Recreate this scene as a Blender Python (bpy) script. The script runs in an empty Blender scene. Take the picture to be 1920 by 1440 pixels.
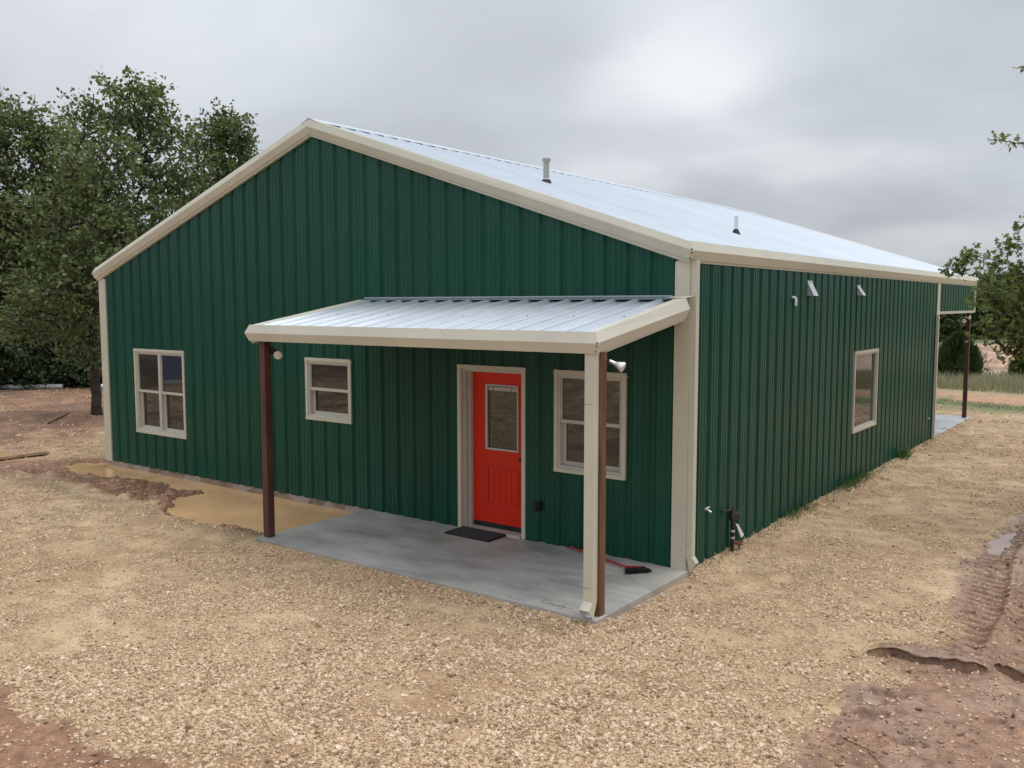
import bpy, math, random
import numpy as np
from mathutils import Vector, Matrix

random.seed(7)
RNG = np.random.default_rng(11)
scene = bpy.context.scene
COL = scene.collection

# ------------------------------------------------------------------ camera
CAM = np.array([4.3754, -9.1549, 3.0263])
YAW, PITCH, FPX = -0.6385, -0.0890, 1683.0
cd = bpy.data.cameras.new("Camera")
cam = bpy.data.objects.new("Camera", cd)
COL.objects.link(cam)
cam.location = CAM
cam.rotation_euler = (math.pi / 2 + PITCH, 0.0006, -YAW)
cd.sensor_width = 36.0
cd.lens = FPX / 1920.0 * 36.0
cd.clip_end = 3000.0
scene.camera = cam

# ------------------------------------------------------------------ overcast sky
SUN_AZ = math.radians(48)      # clockwise from +Y
SUN_EL = math.radians(74)
w = bpy.data.worlds.new("World")
scene.world = w
w.use_nodes = True
nt = w.node_tree
nt.nodes.clear()


def N(tree, typ, **kw):
    n = tree.nodes.new(typ)
    for k, v in kw.items():
        if hasattr(n, k):
            setattr(n, k, v)
        else:
            n.inputs[k.replace('_', ' ')].default_value = v
    return n


def MATH(tree, op, a, b=None, c=None):
    n = tree.nodes.new('ShaderNodeMath')
    n.operation = op
    for i, v in enumerate((a, b, c)):
        if v is None:
            continue
        if isinstance(v, (int, float)):
            n.inputs[i].default_value = v
        else:
            tree.links.new(v, n.inputs[i])
    return n.outputs[0]


def RAMP(tree, fac, stops, interp='LINEAR'):
    r = tree.nodes.new('ShaderNodeValToRGB')
    r.color_ramp.interpolation = interp
    el = r.color_ramp.elements
    while len(el) < len(stops):
        el.new(0.5)
    for e, (p, c) in zip(el, stops):
        e.position = p
        e.color = (c, c, c, 1) if isinstance(c, (int, float)) else (*c, 1)
    tree.links.new(fac, r.inputs[0])
    return r.outputs[0]


def MIX(tree, fac, a, b, blend='MIX'):
    m = tree.nodes.new('ShaderNodeMix')
    m.data_type = 'RGBA'
    m.blend_type = blend
    for sock, v in ((m.inputs[0], fac), (m.inputs[6], a), (m.inputs[7], b)):
        if isinstance(v, (int, float)):
            sock.default_value = v
        elif isinstance(v, (tuple, list)):
            sock.default_value = (*v, 1)
        else:
            tree.links.new(v, sock)
    return m.outputs[2]


L = nt.links.new
tc = N(nt, 'ShaderNodeTexCoord')
sep = N(nt, 'ShaderNodeSeparateXYZ')
L(tc.outputs['Generated'], sep.inputs[0])
zc = MATH(nt, 'MAXIMUM', sep.outputs[2], 0.0)
den = MATH(nt, 'ADD', zc, 0.30)
px = MATH(nt, 'DIVIDE', sep.outputs[0], den)
py = MATH(nt, 'DIVIDE', sep.outputs[1], den)
cmb = N(nt, 'ShaderNodeCombineXYZ')
L(px, cmb.inputs[0]); L(py, cmb.inputs[1])
mp = N(nt, 'ShaderNodeMapping')
mp.inputs['Location'].default_value = (3.1, 1.7, 0.0)
mp.inputs['Rotation'].default_value = (0, 0, 0.5)
mp.inputs['Scale'].default_value = (1.0, 1.25, 1)
L(cmb.outputs[0], mp.inputs[0])
n1 = N(nt, 'ShaderNodeTexNoise', Scale=1.05, Detail=5.0, Roughness=0.5, Distortion=0.25)
L(mp.outputs[0], n1.inputs['Vector'])
cl = RAMP(nt, n1.outputs[0], [(0.30, (0.49, 0.525, 0.57)), (0.47, (0.58, 0.615, 0.665)),
                              (0.58, (0.66, 0.70, 0.755)), (0.72, (0.82, 0.87, 0.915))], 'EASE')
n2 = N(nt, 'ShaderNodeTexNoise', Scale=2.2, Detail=3.0, Roughness=0.45, Distortion=0.2)
L(mp.outputs[0], n2.inputs['Vector'])
# thinner cloud where the hidden sun brightens the deck
def thin(px_, py_, k, amp, colr=(0.92, 0.965, 0.99), zs=1.9):
    global cl
    yaw, pit = YAW, PITCH
    f_ = Vector((math.sin(yaw) * math.cos(pit), math.cos(yaw) * math.cos(pit), math.sin(pit)))
    r_ = Vector((math.cos(yaw), -math.sin(yaw), 0)); u_ = r_.cross(f_)
    d_ = (f_ + r_ * ((px_ - 960) / FPX) - u_ * ((py_ - 720) / FPX)).normalized()
    vs = nt.nodes.new('ShaderNodeVectorMath'); vs.operation = 'SUBTRACT'
    L(tc.outputs['Generated'], vs.inputs[0]); vs.inputs[1].default_value = d_
    vm_ = nt.nodes.new('ShaderNodeVectorMath'); vm_.operation = 'MULTIPLY'
    L(vs.outputs[0], vm_.inputs[0]); vm_.inputs[1].default_value = (1, 1, zs)
    vl = nt.nodes.new('ShaderNodeVectorMath'); vl.operation = 'LENGTH'
    L(vm_.outputs[0], vl.inputs[0])
    dd_ = MATH(nt, 'ADD', vl.outputs['Value'], MATH(nt, 'MULTIPLY', MATH(nt, 'SUBTRACT', n2.outputs[0], 0.5), 0.34))
    g_ = MATH(nt, 'EXPONENT', MATH(nt, 'MULTIPLY', MATH(nt, 'MULTIPLY', dd_, dd_), -k))
    g_ = MATH(nt, 'MULTIPLY', g_, RAMP(nt, n1.outputs[0], [(0.3, 0.45), (0.65, 1.0)]))
    cl = MIX(nt, MATH(nt, 'MULTIPLY', g_, amp), cl, colr)
DK = (0.47, 0.495, 0.54)
thin(1050, 90, 40.0, 0.75, DK)
thin(760, 250, 50.0, 0.55, DK)
thin(1640, 200, 45.0, 0.45, DK)
thin(1620, 410, 110.0, 0.85, DK, 4.0)
thin(1180, 240, 150.0, 0.5, DK, 3.0)
thin(1290, 170, 120.0, 0.85)
thin(1330, 130, 60.0, 0.4)
thin(1500, 300, 110.0, 0.75, zs=4.0)
thin(1150, 335, 130.0, 0.6, zs=3.0)
thin(1820, 450, 150.0, 0.6, zs=5.0)
thin(120, 30, 12.0, 0.45)
# an overcast dome is brighter towards the zenith
grad = MATH(nt, 'MULTIPLY_ADD', MATH(nt, 'POWER', zc, 1.3), 0.95, 0.88)
cl2 = MIX(nt, 1.0, cl, MIX(nt, 1.0, (1, 1, 1), grad, 'MULTIPLY'), 'MULTIPLY')
sky = N(nt, 'ShaderNodeTexSky')
sky.sky_type = 'NISHITA'
sky.sun_disc = False
sky.sun_elevation = SUN_EL
sky.sun_rotation = SUN_AZ
sky.air_density = 1.0
sky.dust_density = 3.0
cl10 = MIX(nt, 1.0, cl2, (10, 10, 10), 'MULTIPLY')
fin = MIX(nt, 0.94, sky.outputs[0], cl10)
bg = N(nt, 'ShaderNodeBackground')
bg.inputs[1].default_value = 0.1
L(fin, bg.inputs[0])
wo = N(nt, 'ShaderNodeOutputWorld')
L(bg.outputs[0], wo.inputs[0])

sd = bpy.data.lights.new("Sun", 'SUN')
sd.energy = 1.5
sd.angle = math.radians(42)
sd.color = (1.0, 0.975, 0.94)
so = bpy.data.objects.new("Sun", sd)
COL.objects.link(so)
sv = Vector((math.sin(SUN_AZ) * math.cos(SUN_EL), math.cos(SUN_AZ) * math.cos(SUN_EL), math.sin(SUN_EL)))
so.rotation_euler = sv.to_track_quat('Z', 'Y').to_euler()
so.location = (20, -10, 30)

scene.render.engine = 'CYCLES'
scene.view_settings.view_transform = 'Standard'
scene.view_settings.look = 'None'
scene.view_settings.gamma = 1.0
scene.view_settings.exposure = 0.0

# ------------------------------------------------------------------ helpers
_fw = np.array([math.sin(YAW) * math.cos(PITCH), math.cos(YAW) * math.cos(PITCH), math.sin(PITCH)])
_rt = np.array([math.cos(YAW), -math.sin(YAW), 0.0])
_up = np.cross(_rt, _fw)


def at(x, y, depth):
    """measured photo position at a chosen depth -> world point"""
    return CAM + depth * (_fw + _rt * (x - 960) / FPX - _up * (y - 720) / FPX)


def tag(o, label=None, cat=None, group=None, kind=None):
    if label: o['label'] = label
    if cat: o['category'] = cat
    if group: o['group'] = group
    if kind: o['kind'] = kind
    return o


def empty(name, loc=(0, 0, 0), parent=None):
    o = bpy.data.objects.new(name, None)
    o.empty_display_size = 0.2
    COL.objects.link(o)
    o.location = loc
    if parent is not None:
        o.parent = parent
    return o


def link(name, me, mat, parent=None):
    o = bpy.data.objects.new(name, me)
    COL.objects.link(o)
    if mat is not None and not me.materials:
        me.materials.append(mat)
    if parent is not None:
        o.parent = parent
    return o


class MB:
    """collects boxes, prisms and tubes, then builds ONE mesh object (world coordinates)"""

    def __init__(self):
        self.v = []; self.f = []; self.smooth = False

    def add(self, vs, fs):
        b = len(self.v)
        self.v += [tuple(p) for p in vs]
        self.f += [tuple(i + b for i in f) for f in fs]
        return self

    def box(self, x0, x1, y0, y1, z0, z1, bev=0.0):
        if x0 > x1: x0, x1 = x1, x0
        if y0 > y1: y0, y1 = y1, y0
        if z0 > z1: z0, z1 = z1, z0
        if bev <= 0:
            vs = [(x, y, z) for z in (z0, z1) for y in (y0, y1) for x in (x0, x1)]
            fs = [(0, 2, 3, 1), (4, 5, 7, 6), (0, 1, 5, 4), (2, 6, 7, 3), (0, 4, 6, 2), (1, 3, 7, 5)]
            return self.add(vs, fs)
        import bmesh
        bm = bmesh.new()
        bmesh.ops.create_cube(bm, size=1)
        for v in bm.verts:
            v.co = Vector(((x0 + x1) / 2 + v.co.x * (x1 - x0), (y0 + y1) / 2 + v.co.y * (y1 - y0), (z0 + z1) / 2 + v.co.z * (z1 - z0)))
        bmesh.ops.bevel(bm, geom=bm.edges[:], offset=bev, segments=2, profile=0.6, affect='EDGES')
        bm.verts.index_update()
        self.add([v.co[:] for v in bm.verts], [[v.index for v in f.verts] for f in bm.faces])
        bm.free()
        return self

    def loft(self, rings, closed=True, caps=True):
        n = len(rings[0]); vs = []; fs = []
        for r in rings: vs += list(r)
        for i in range(len(rings) - 1):
            for k in range(n if closed else n - 1):
                a = i * n + k; b = i * n + (k + 1) % n
                fs.append((a, b, b + n, a + n))
        if caps and closed:
            fs.append(tuple(range(n))[::-1])
            fs.append(tuple((len(rings) - 1) * n + k for k in range(n)))
        return self.add(vs, fs)

    def tube(self, pts, radii, n=10, caps=True):
        pts = [Vector(p) for p in pts]
        if isinstance(radii, (int, float)): radii = [radii] * len(pts)
        rings = []; prev = None
        for i, p in enumerate(pts):
            t = (pts[min(i + 1, len(pts) - 1)] - pts[max(i - 1, 0)])
            t = t.normalized() if t.length > 1e-9 else Vector((0, 0, 1))
            if prev is None:
                a = Vector((0, 0, 1)) if abs(t.z) < 0.9 else Vector((1, 0, 0))
                s = t.cross(a).normalized()
            else:
                s = (prev - t * prev.dot(t))
                s = s.normalized() if s.length > 1e-6 else t.orthogonal().normalized()
            prev = s
            q = t.cross(s)
            rings.append([tuple(p + (s * math.cos(2 * math.pi * k / n) + q * math.sin(2 * math.pi * k / n)) * radii[i]) for k in range(n)])
        return self.loft(rings, True, caps)

    def build(self, name, mat, parent=None, smooth=False):
        me = bpy.data.meshes.new(name)
        me.from_pydata(self.v, [], self.f)
        me.validate()
        me.update()
        if smooth:
            for p in me.polygons: p.use_smooth = True
            try:
                me.set_sharp_from_angle(angle=math.radians(40))
            except Exception:
                pass
        return link(name, me, mat, parent)


def mesh_np(name, V, F, mat, parent=None, attrs=None, smooth=False):
    """fast uniform-polygon mesh; attrs: {name: (type, domain, array)}"""
    V = np.asarray(V, np.float32); F = np.asarray(F, np.int32)
    k = F.shape[1]
    me = bpy.data.meshes.new(name)
    me.vertices.add(len(V)); me.vertices.foreach_set('co', V.ravel())
    me.loops.add(F.size); me.loops.foreach_set('vertex_index', F.ravel())
    me.polygons.add(len(F))
    me.polygons.foreach_set('loop_start', np.arange(0, F.size, k, dtype=np.int32))
    try:
        me.polygons.foreach_set('loop_total', np.full(len(F), k, np.int32))
    except Exception:
        pass
    if smooth:
        me.polygons.foreach_set('use_smooth', np.ones(len(F), bool))
    for an, (ty, dom, arr) in (attrs or {}).items():
        a = me.attributes.new(an, ty, dom)
        arr = np.asarray(arr, np.float32)
        a.data.foreach_set({'FLOAT': 'value', 'FLOAT_COLOR': 'color', 'FLOAT_VECTOR': 'vector'}[ty], arr.ravel())
    me.update(calc_edges=True)
    me.validate()
    return link(name, me, mat, parent)


# ------------------------------------------------------------------ materials
def new_mat(name):
    m = bpy.data.materials.new(name)
    m.use_nodes = True
    t = m.node_tree
    return m, t, t.nodes['Principled BSDF']


def bump(t, bs, h, strength, dist=0.01):
    b = t.nodes.new('ShaderNodeBump')
    b.inputs['Strength'].default_value = strength
    b.inputs['Distance'].default_value = dist
    t.links.new(h, b.inputs['Height'])
    t.links.new(b.outputs[0], bs.inputs['Normal'])


def obj_noise(t, scale, detail=3.0, rough=0.5, stretch=(1, 1, 1)):
    c = t.nodes.new('ShaderNodeNewGeometry')
    mpp = t.nodes.new('ShaderNodeMapping')
    mpp.inputs['Scale'].default_value = stretch
    t.links.new(c.outputs['Position'], mpp.inputs[0])
    n = t.nodes.new('ShaderNodeTexNoise')
    n.inputs['Scale'].default_value = scale
    n.inputs['Detail'].default_value = detail
    n.inputs['Roughness'].default_value = rough
    t.links.new(mpp.outputs[0], n.inputs['Vector'])
    return n.outputs[0]


def simple(name, col, rough=0.5, metal=0.0, var=0.12, vscale=3.0, spec=0.5, stretch=(1, 1, 1), bumps=0.0, bscale=40.0, objvar=0.0):
    m, t, b = new_mat(name)
    n = obj_noise(t, vscale, 4.0, 0.55, stretch)
    lo = tuple(c * (1 - var) for c in col); hi = tuple(min(1, c * (1 + var)) for c in col)
    c = RAMP(t, n, [(0.3, lo), (0.7, hi)])
    if objvar:
        oi = t.nodes.new('ShaderNodeObjectInfo')
        k = MATH(t, 'MULTIPLY_ADD', oi.outputs['Random'], 2 * objvar, 1 - objvar)
        c = MIX(t, 1.0, c, MIX(t, 1.0, (1, 1, 1), k, 'MULTIPLY'), 'MULTIPLY')
    t.links.new(c, b.inputs['Base Color'])
    r = RAMP(t, n, [(0.25, max(0, rough - 0.07)), (0.75, min(1, rough + 0.07))])
    t.links.new(r, b.inputs['Roughness'])
    b.inputs['Metallic'].default_value = metal
    b.inputs['Specular IOR Level'].default_value = spec
    if bumps:
        bump(t, b, obj_noise(t, bscale, 3.0, 0.6, stretch), bumps, 0.004)
    return m


M = {}
# painted steel siding: dust film towards no particular place, faint streaks of dirt down the sheets
m, t, b = new_mat('green_siding')
st = obj_noise(t, 9.0, 4.0, 0.6, (1, 1, 0.06))
bl = obj_noise(t, 0.9, 3.0, 0.5)
c = RAMP(t, st, [(0.3, (0.0055, 0.060, 0.039)), (0.72, (0.0100, 0.082, 0.054))])
c = MIX(t, MATH(t, 'MULTIPLY', RAMP(t, bl, [(0.42, 0.0), (0.75, 1.0)]), 0.14), c, (0.05, 0.10, 0.065))
oi = t.nodes.new('ShaderNodeObjectInfo')
k = MATH(t, 'MULTIPLY_ADD', oi.outputs['Random'], 0.16, 0.92)
c = MIX(t, 1.0, c, MIX(t, 1.0, (1, 1, 1), k, 'MULTIPLY'), 'MULTIPLY')
t.links.new(c, b.inputs['Base Color'])
t.links.new(RAMP(t, st, [(0.2, 0.24), (0.8, 0.36)]), b.inputs['Roughness'])
b.inputs['Specular IOR Level'].default_value = 0.22
bump(t, b, obj_noise(t, 1.6, 2.0, 0.5, (1, 1, 0.35)), 0.12, 0.02)
M['green'] = m
# galvalume roof sheets
m, t, b = new_mat('galvalume')
g1 = obj_noise(t, 2.2, 4.0, 0.55)
g2 = obj_noise(t, 60.0, 2.0, 0.6)
c = RAMP(t, g1, [(0.3, (0.575, 0.63, 0.69)), (0.7, (0.635, 0.69, 0.75))])
c = MIX(t, 0.05, c, RAMP(t, g2, [(0.4, (0.5, 0.53, 0.56)), (0.6, (0.92, 0.94, 0.96))]))
oi = t.nodes.new('ShaderNodeObjectInfo')
k = MATH(t, 'MULTIPLY_ADD', oi.outputs['Random'], 0.08, 0.95)
c = MIX(t, 1.0, c, MIX(t, 1.0, (1, 1, 1), k, 'MULTIPLY'), 'MULTIPLY')
t.links.new(c, b.inputs['Base Color'])
b.inputs['Metallic'].default_value = 0.55
t.links.new(RAMP(t, g1, [(0.2, 0.38), (0.8, 0.46)]), b.inputs['Roughness'])
M['roof'] = m

M['beige'] = simple('beige_trim', (0.61, 0.585, 0.475), 0.42, var=0.06, vscale=2.0, objvar=0.04, bumps=0.05, bscale=6)
M['vinyl'] = simple('tan_vinyl', (0.56, 0.54, 0.475), 0.45, var=0.05, vscale=5)
M['pvc'] = simple('pale_pvc', (0.40, 0.42, 0.35), 0.4, var=0.06, vscale=8)
M['white'] = simple('white_plastic', (0.78, 0.80, 0.80), 0.35, var=0.05, vscale=8)
M['steel'] = simple('bare_galvanised', (0.72, 0.75, 0.77), 0.35, metal=0.7, var=0.1, vscale=12)
M['silver'] = simple('chrome_reflector', (0.80, 0.80, 0.80), 0.22, metal=0.85, var=0.1, vscale=20)
M['black'] = simple('black_rubber', (0.012, 0.012, 0.012), 0.6, var=0.3, vscale=30)
M['iron'] = simple('black_iron_pipe', (0.02, 0.019, 0.018), 0.45, var=0.4, vscale=25, bumps=0.2)
M['rust'] = simple('rusty_fitting', (0.16, 0.06, 0.03), 0.7, var=0.4, vscale=30)
M['redox'] = simple('red_oxide_steel', (0.085, 0.034, 0.027), 0.45, var=0.25, vscale=4, bumps=0.1)
M['red'] = simple('red_door_paint', (0.72, 0.028, 0.008), 0.38, var=0.05, vscale=4, spec=0.3, bumps=0.06, bscale=25)
M['broomred'] = simple('red_plastic', (0.40, 0.012, 0.02), 0.35, var=0.1, vscale=15)
M['darkbrown'] = simple('dark_brown', (0.05, 0.035, 0.03), 0.7, var=0.2, vscale=4)
M['lens'] = simple('frosted_lens', (0.72, 0.70, 0.68), 0.25, var=0.05, vscale=20)
M['bark'] = simple('bark', (0.055, 0.040, 0.031), 0.9, var=0.45, vscale=14, stretch=(1, 1, 0.25), bumps=0.8, bscale=30)
M['copper'] = simple('wire', (0.35, 0.30, 0.26), 0.4, var=0.2)
# wood
m, t, b = new_mat('stained_wood')
g = obj_noise(t, 22.0, 5.0, 0.65, (1, 1, 0.05))
t.links.new(RAMP(t, g, [(0.3, (0.085, 0.038, 0.020)), (0.55, (0.17, 0.085, 0.045)), (0.75, (0.26, 0.15, 0.085))]), b.inputs['Base Color'])
b.inputs['Roughness'].default_value = 0.65
bump(t, b, g, 0.3, 0.003)
M['wood'] = m
# muddy board
M['board'] = simple('mud_caked_board', (0.33, 0.23, 0.14), 0.75, var=0.35, vscale=5, bumps=0.5, bscale=25)
# glass: dark double glazing
m, t, b = new_mat('window_glass')
b.inputs['Base Color'].default_value = (0.014, 0.015, 0.015, 1)
b.inputs['Roughness'].default_value = 0.03
b.inputs['IOR'].default_value = 1.85
b.inputs['Specular IOR Level'].default_value = 0.5
bump(t, b, obj_noise(t, 1.8, 1.0, 0.4), 0.08, 0.02)
M['glass'] = m
# concrete with trowel sweeps, damp patches
def concrete(name, base, damp=True):
    m, t, b = new_mat(name)
    a = obj_noise(t, 1.1, 5.0, 0.62, (0.7, 1.6, 1))
    f = obj_noise(t, 3.4, 6.0, 0.68, (0.45, 1.5, 1))
    g = obj_noise(t, 120.0, 2.0, 0.7)
    c = RAMP(t, a, [(0.34, tuple(x * 0.66 for x in base)), (0.5, base), (0.68, tuple(x * 1.28 for x in base))])
    c = MIX(t, MATH(t, 'MULTIPLY', RAMP(t, f, [(0.52, 0.0), (0.66, 1.0)]), 0.5), c, tuple(x * 1.35 for x in base))
    d = obj_noise(t, 0.8, 3.0, 0.5)
    c = MIX(t, MATH(t, 'MULTIPLY', RAMP(t, d, [(0.55, 0.0), (0.7, 1.0)]), 0.45), c, (base[0] * 1.05, base[1] * 0.86, base[2] * 0.68))
    c = MIX(t, 0.10, c, RAMP(t, g, [(0.35, (0.1, 0.1, 0.1)), (0.65, (0.6, 0.6, 0.6))]))
    t.links.new(c, b.inputs['Base Color'])
    t.links.new(RAMP(t, a, [(0.3, 0.42), (0.7, 0.75)]), b.inputs['Roughness'])
    bump(t, b, f, 0.12, 0.006)
    return m
M['concrete'] = concrete('porch_concrete', (0.425, 0.41, 0.375))
M['paleconc'] = concrete('pale_concrete', (0.50, 0.53, 0.55))
m, t, b = new_mat('foundation_concrete')
a = obj_noise(t, 3.0, 4.0, 0.6, (1, 1, 3))
vz = t.nodes.new('ShaderNodeTexVoronoi')
vz.inputs['Scale'].default_value = 2.6
ge = t.nodes.new('ShaderNodeNewGeometry')
mpz = t.nodes.new('ShaderNodeMapping'); mpz.inputs['Scale'].default_value = (1, 1, 2.2)
t.links.new(ge.outputs['Position'], mpz.inputs[0]); t.links.new(mpz.outputs[0], vz.inputs['Vector'])
c = RAMP(t, a, [(0.35, (0.17, 0.115, 0.07)), (0.65, (0.36, 0.31, 0.25))])
c = MIX(t, MATH(t, 'MULTIPLY', RAMP(t, vz.outputs['Color'], [(0.45, 0.0), (0.5, 1.0)]), 0.6), c, (0.47, 0.43, 0.38))
t.links.new(c, b.inputs['Base Color']); b.inputs['Roughness'].default_value = 0.85
bump(t, b, a, 0.4, 0.01)
M['found'] = m
M['crust'] = simple('mud_crust', (0.29, 0.19, 0.135), 0.55, var=0.3, vscale=9, bumps=0.7, bscale=30)
# muddy water
def water(name, col):
    m, t, b = new_mat(name)
    n = obj_noise(t, 1.3, 3.0, 0.5)
    t.links.new(RAMP(t, n, [(0.3, tuple(x * 0.88 for x in col)), (0.7, tuple(x * 1.12 for x in col))]), b.inputs['Base Color'])
    b.inputs['Roughness'].default_value = 0.06
    b.inputs['IOR'].default_value = 1.33
    bump(t, b, obj_noise(t, 9.0, 2.0, 0.5), 0.02, 0.01)
    return m
M['water'] = water('muddy_water', (0.68, 0.42, 0.215))
M['water2'] = water('milky_mud_water', (0.52, 0.38, 0.22))
M['water3'] = water('pinkish_mud_water', (0.36, 0.26, 0.20))

def leafmat(name, cols, trans=0.25, rough=0.5, attr='tint'):
    m, t, b = new_mat(name)
    at_ = t.nodes.new('ShaderNodeAttribute'); at_.attribute_name = attr
    n = len(cols)
    c = RAMP(t, at_.outputs['Fac'], [(i / (n - 1), cc) for i, cc in enumerate(cols)])
    t.links.new(c, b.inputs['Base Color'])
    b.inputs['Roughness'].default_value = rough
    b.inputs['Specular IOR Level'].default_value = 0.35
    tr = t.nodes.new('ShaderNodeBsdfTranslucent')
    t.links.new(MIX(t, 1.0, c, (1.0, 1.15, 0.55), 'MULTIPLY'), tr.inputs['Color'])
    mx = t.nodes.new('ShaderNodeMixShader')
    mx.inputs[0].default_value = trans
    t.links.new(b.outputs[0], mx.inputs[1]); t.links.new(tr.outputs[0], mx.inputs[2])
    t.links.new(mx.outputs[0], t.nodes['Material Output'].inputs['Surface'])
    return m
M['oak'] = leafmat('oak_leaf', [(0.080, 0.112, 0.044), (0.125, 0.166, 0.066), (0.180, 0.225, 0.095), (0.26, 0.29, 0.14)])
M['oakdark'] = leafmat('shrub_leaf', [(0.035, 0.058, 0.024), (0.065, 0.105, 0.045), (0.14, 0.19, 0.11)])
M['oaknear'] = leafmat('near_oak_leaf', [(0.10, 0.135, 0.042), (0.165, 0.205, 0.062), (0.24, 0.275, 0.10), (0.33, 0.33, 0.15)], 0.4)
M['cedar'] = leafmat('cedar_needle', [(0.020, 0.042, 0.014), (0.045, 0.085, 0.026), (0.10, 0.14, 0.045)], 0.1)
M['fartree'] = leafmat('far_leaf', [(0.045, 0.072, 0.028), (0.085, 0.12, 0.045), (0.14, 0.175, 0.07)], 0.2)
M['grass'] = leafmat('green_grass', [(0.07, 0.11, 0.035), (0.11, 0.155, 0.05), (0.18, 0.19, 0.085)], 0.2)
M['wallgrass'] = leafmat('fresh_grass', [(0.05, 0.11, 0.03), (0.08, 0.16, 0.04), (0.14, 0.21, 0.07)], 0.25)
M['tallgrass'] = leafmat('dry_tall_grass', [(0.26, 0.25, 0.155), (0.36, 0.335, 0.225), (0.47, 0.44, 0.32)], 0.2)

# ------------------------------------------------------------------ noise in numpy
def _hash(ix, iy, seed):
    h = (ix.astype(np.int64) * 374761393 + iy.astype(np.int64) * 668265263 + seed * 1442695041) & 0xFFFFFFFF
    h = ((h ^ (h >> 13)) * 1274126177) & 0xFFFFFFFF
    return ((h ^ (h >> 16)) & 0xFFFF) / 65535.0


def vnoise(x, y, seed=0):
    ix = np.floor(x); iy = np.floor(y)
    fx = x - ix; fy = y - iy
    fx = fx * fx * (3 - 2 * fx); fy = fy * fy * (3 - 2 * fy)
    a = _hash(ix, iy, seed); b_ = _hash(ix + 1, iy, seed); c_ = _hash(ix, iy + 1, seed); d_ = _hash(ix + 1, iy + 1, seed)
    return (a * (1 - fx) + b_ * fx) * (1 - fy) + (c_ * (1 - fx) + d_ * fx) * fy


def fbm(x, y, s, octv=4, seed=0, gain=0.5):
    """0..1 noise with s = feature size in metres"""
    tot = 0; amp = 1; nrm = 0
    cs, sn = math.cos(0.6), math.sin(0.6)
    for o in range(octv):
        tot = tot + amp * vnoise(x / s, y / s, seed + o * 17)
        nrm += amp; amp *= gain; s *= 0.5
        x, y = x * cs - y * sn, x * sn + y * cs
    return tot / nrm


def sstep(a, b, x):
    t_ = np.clip((x - a) / (b - a), 0, 1)
    return t_ * t_ * (3 - 2 * t_)


def sdf(poly, x, y):
    """signed distance to polygon, negative inside"""
    d = np.full(x.shape, 1e9); ins = np.zeros(x.shape, bool)
    n = len(poly)
    for i in range(n):
        ax, ay = poly[i]; bx, by = poly[(i + 1) % n]
        ex, ey = bx - ax, by - ay
        wx, wy = x - ax, y - ay
        tt = np.clip((wx * ex + wy * ey) / (ex * ex + ey * ey), 0, 1)
        d = np.minimum(d, np.hypot(wx - ex * tt, wy - ey * tt))
        c1 = (ay <= y) & (by > y); c2 = (ay > y) & (by <= y)
        cr = ex * wy - ey * wx
        ins ^= (c1 & (cr > 0)) | (c2 & (cr < 0))
    return np.where(ins, -d, d)


# ------------------------------------------------------------------ ground
POND = [(-7.75, -1.62), (-8.3, -0.95), (-8.55, -0.45), (-9.3, -0.22), (-9.6, 0.5), (-5.0, 0.5), (-5.0, -1.55), (-5.4, -1.66), (-6.2, -1.68), (-7.0, -1.72)]
POND2 = [(-12.75, -0.72), (-12.7, -0.2), (-12.1, 0.1), (-11.2, 0.05), (-10.0, -0.02), (-10.1, -0.28), (-10.7, -0.68), (-11.2, -0.88), (-12.0, -0.9)]
POND3 = [(-16.2, -0.9), (-15.5, -0.45), (-14.75, -0.5), (-14.5, -0.95), (-15.2, -1.5)]
MUDL = [(-15.0, -1.9), (-14.1, -0.95), (-13.2, -0.35), (-12.3, 0.6), (-5.0, 0.6), (-5.0, -1.65), (-7.3, -1.78), (-8.0, -1.62), (-9.75, -1.42), (-11.8, -1.25), (-12.9, -1.75), (-14.0, -2.6)]
MUDFL = [(-40, 0.2), (-30, 0.4), (-17.4, 0.5), (-17.6, 1.15), (-16.5, 1.0), (-15.4, 2.2), (-15, 14), (-40, 14)]
MUDR = [(3.2, 9.0), (2.75, 5.6), (2.48, 4.1), (2.42, 3.0), (2.6, 1.5), (2.68, 0.5), (2.85, -0.1), (2.65, -0.75), (2.35, -1.15), (2.45, -1.4), (3.0, -1.35), (2.75, -1.6), (2.45, -1.85), (2.42, -2.2), (2.35, -2.8), (2.4, -3.4), (2.2, -4.4), (2.0, -9), (14, -9), (14, 9)]
MUDBL = [(-2.85, -5.95), (-2.1, -6.08), (-1.6, -5.98), (-1.1, -5.86), (-0.6, -5.9), (-0.2, -6.6), (0, -9), (-6, -9), (-6, -6.5)]
SMALLP = [(-0.17, -2.36, 0.13, 0.07), (0.97, -3.25, 0.11, 0.07), (2.36, -2.38, 0.14, 0.10), (2.58, -2.02, 0.12, 0.1)]
PONDR = [(2.62, 3.25), (2.5, 3.9), (2.55, 4.4), (2.72, 4.6), (2.78, 3.9), (2.74, 3.2)]
WATER_Z = -0.062


def stones(x, y):
    """0 bare packed fines .. 1 thick loose stone"""
    p = 0.6 * fbm(x, y, 1.3, 4, 121) + 0.4 * fbm(x, y * 1.5, 0.35, 3, 122)
    near = sstep(10.5, 7.0, np.hypot(x - 3.2, y + 8.2))
    return np.clip(sstep(0.43, 0.60, p + 0.035 * near), 0, 1)


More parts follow.
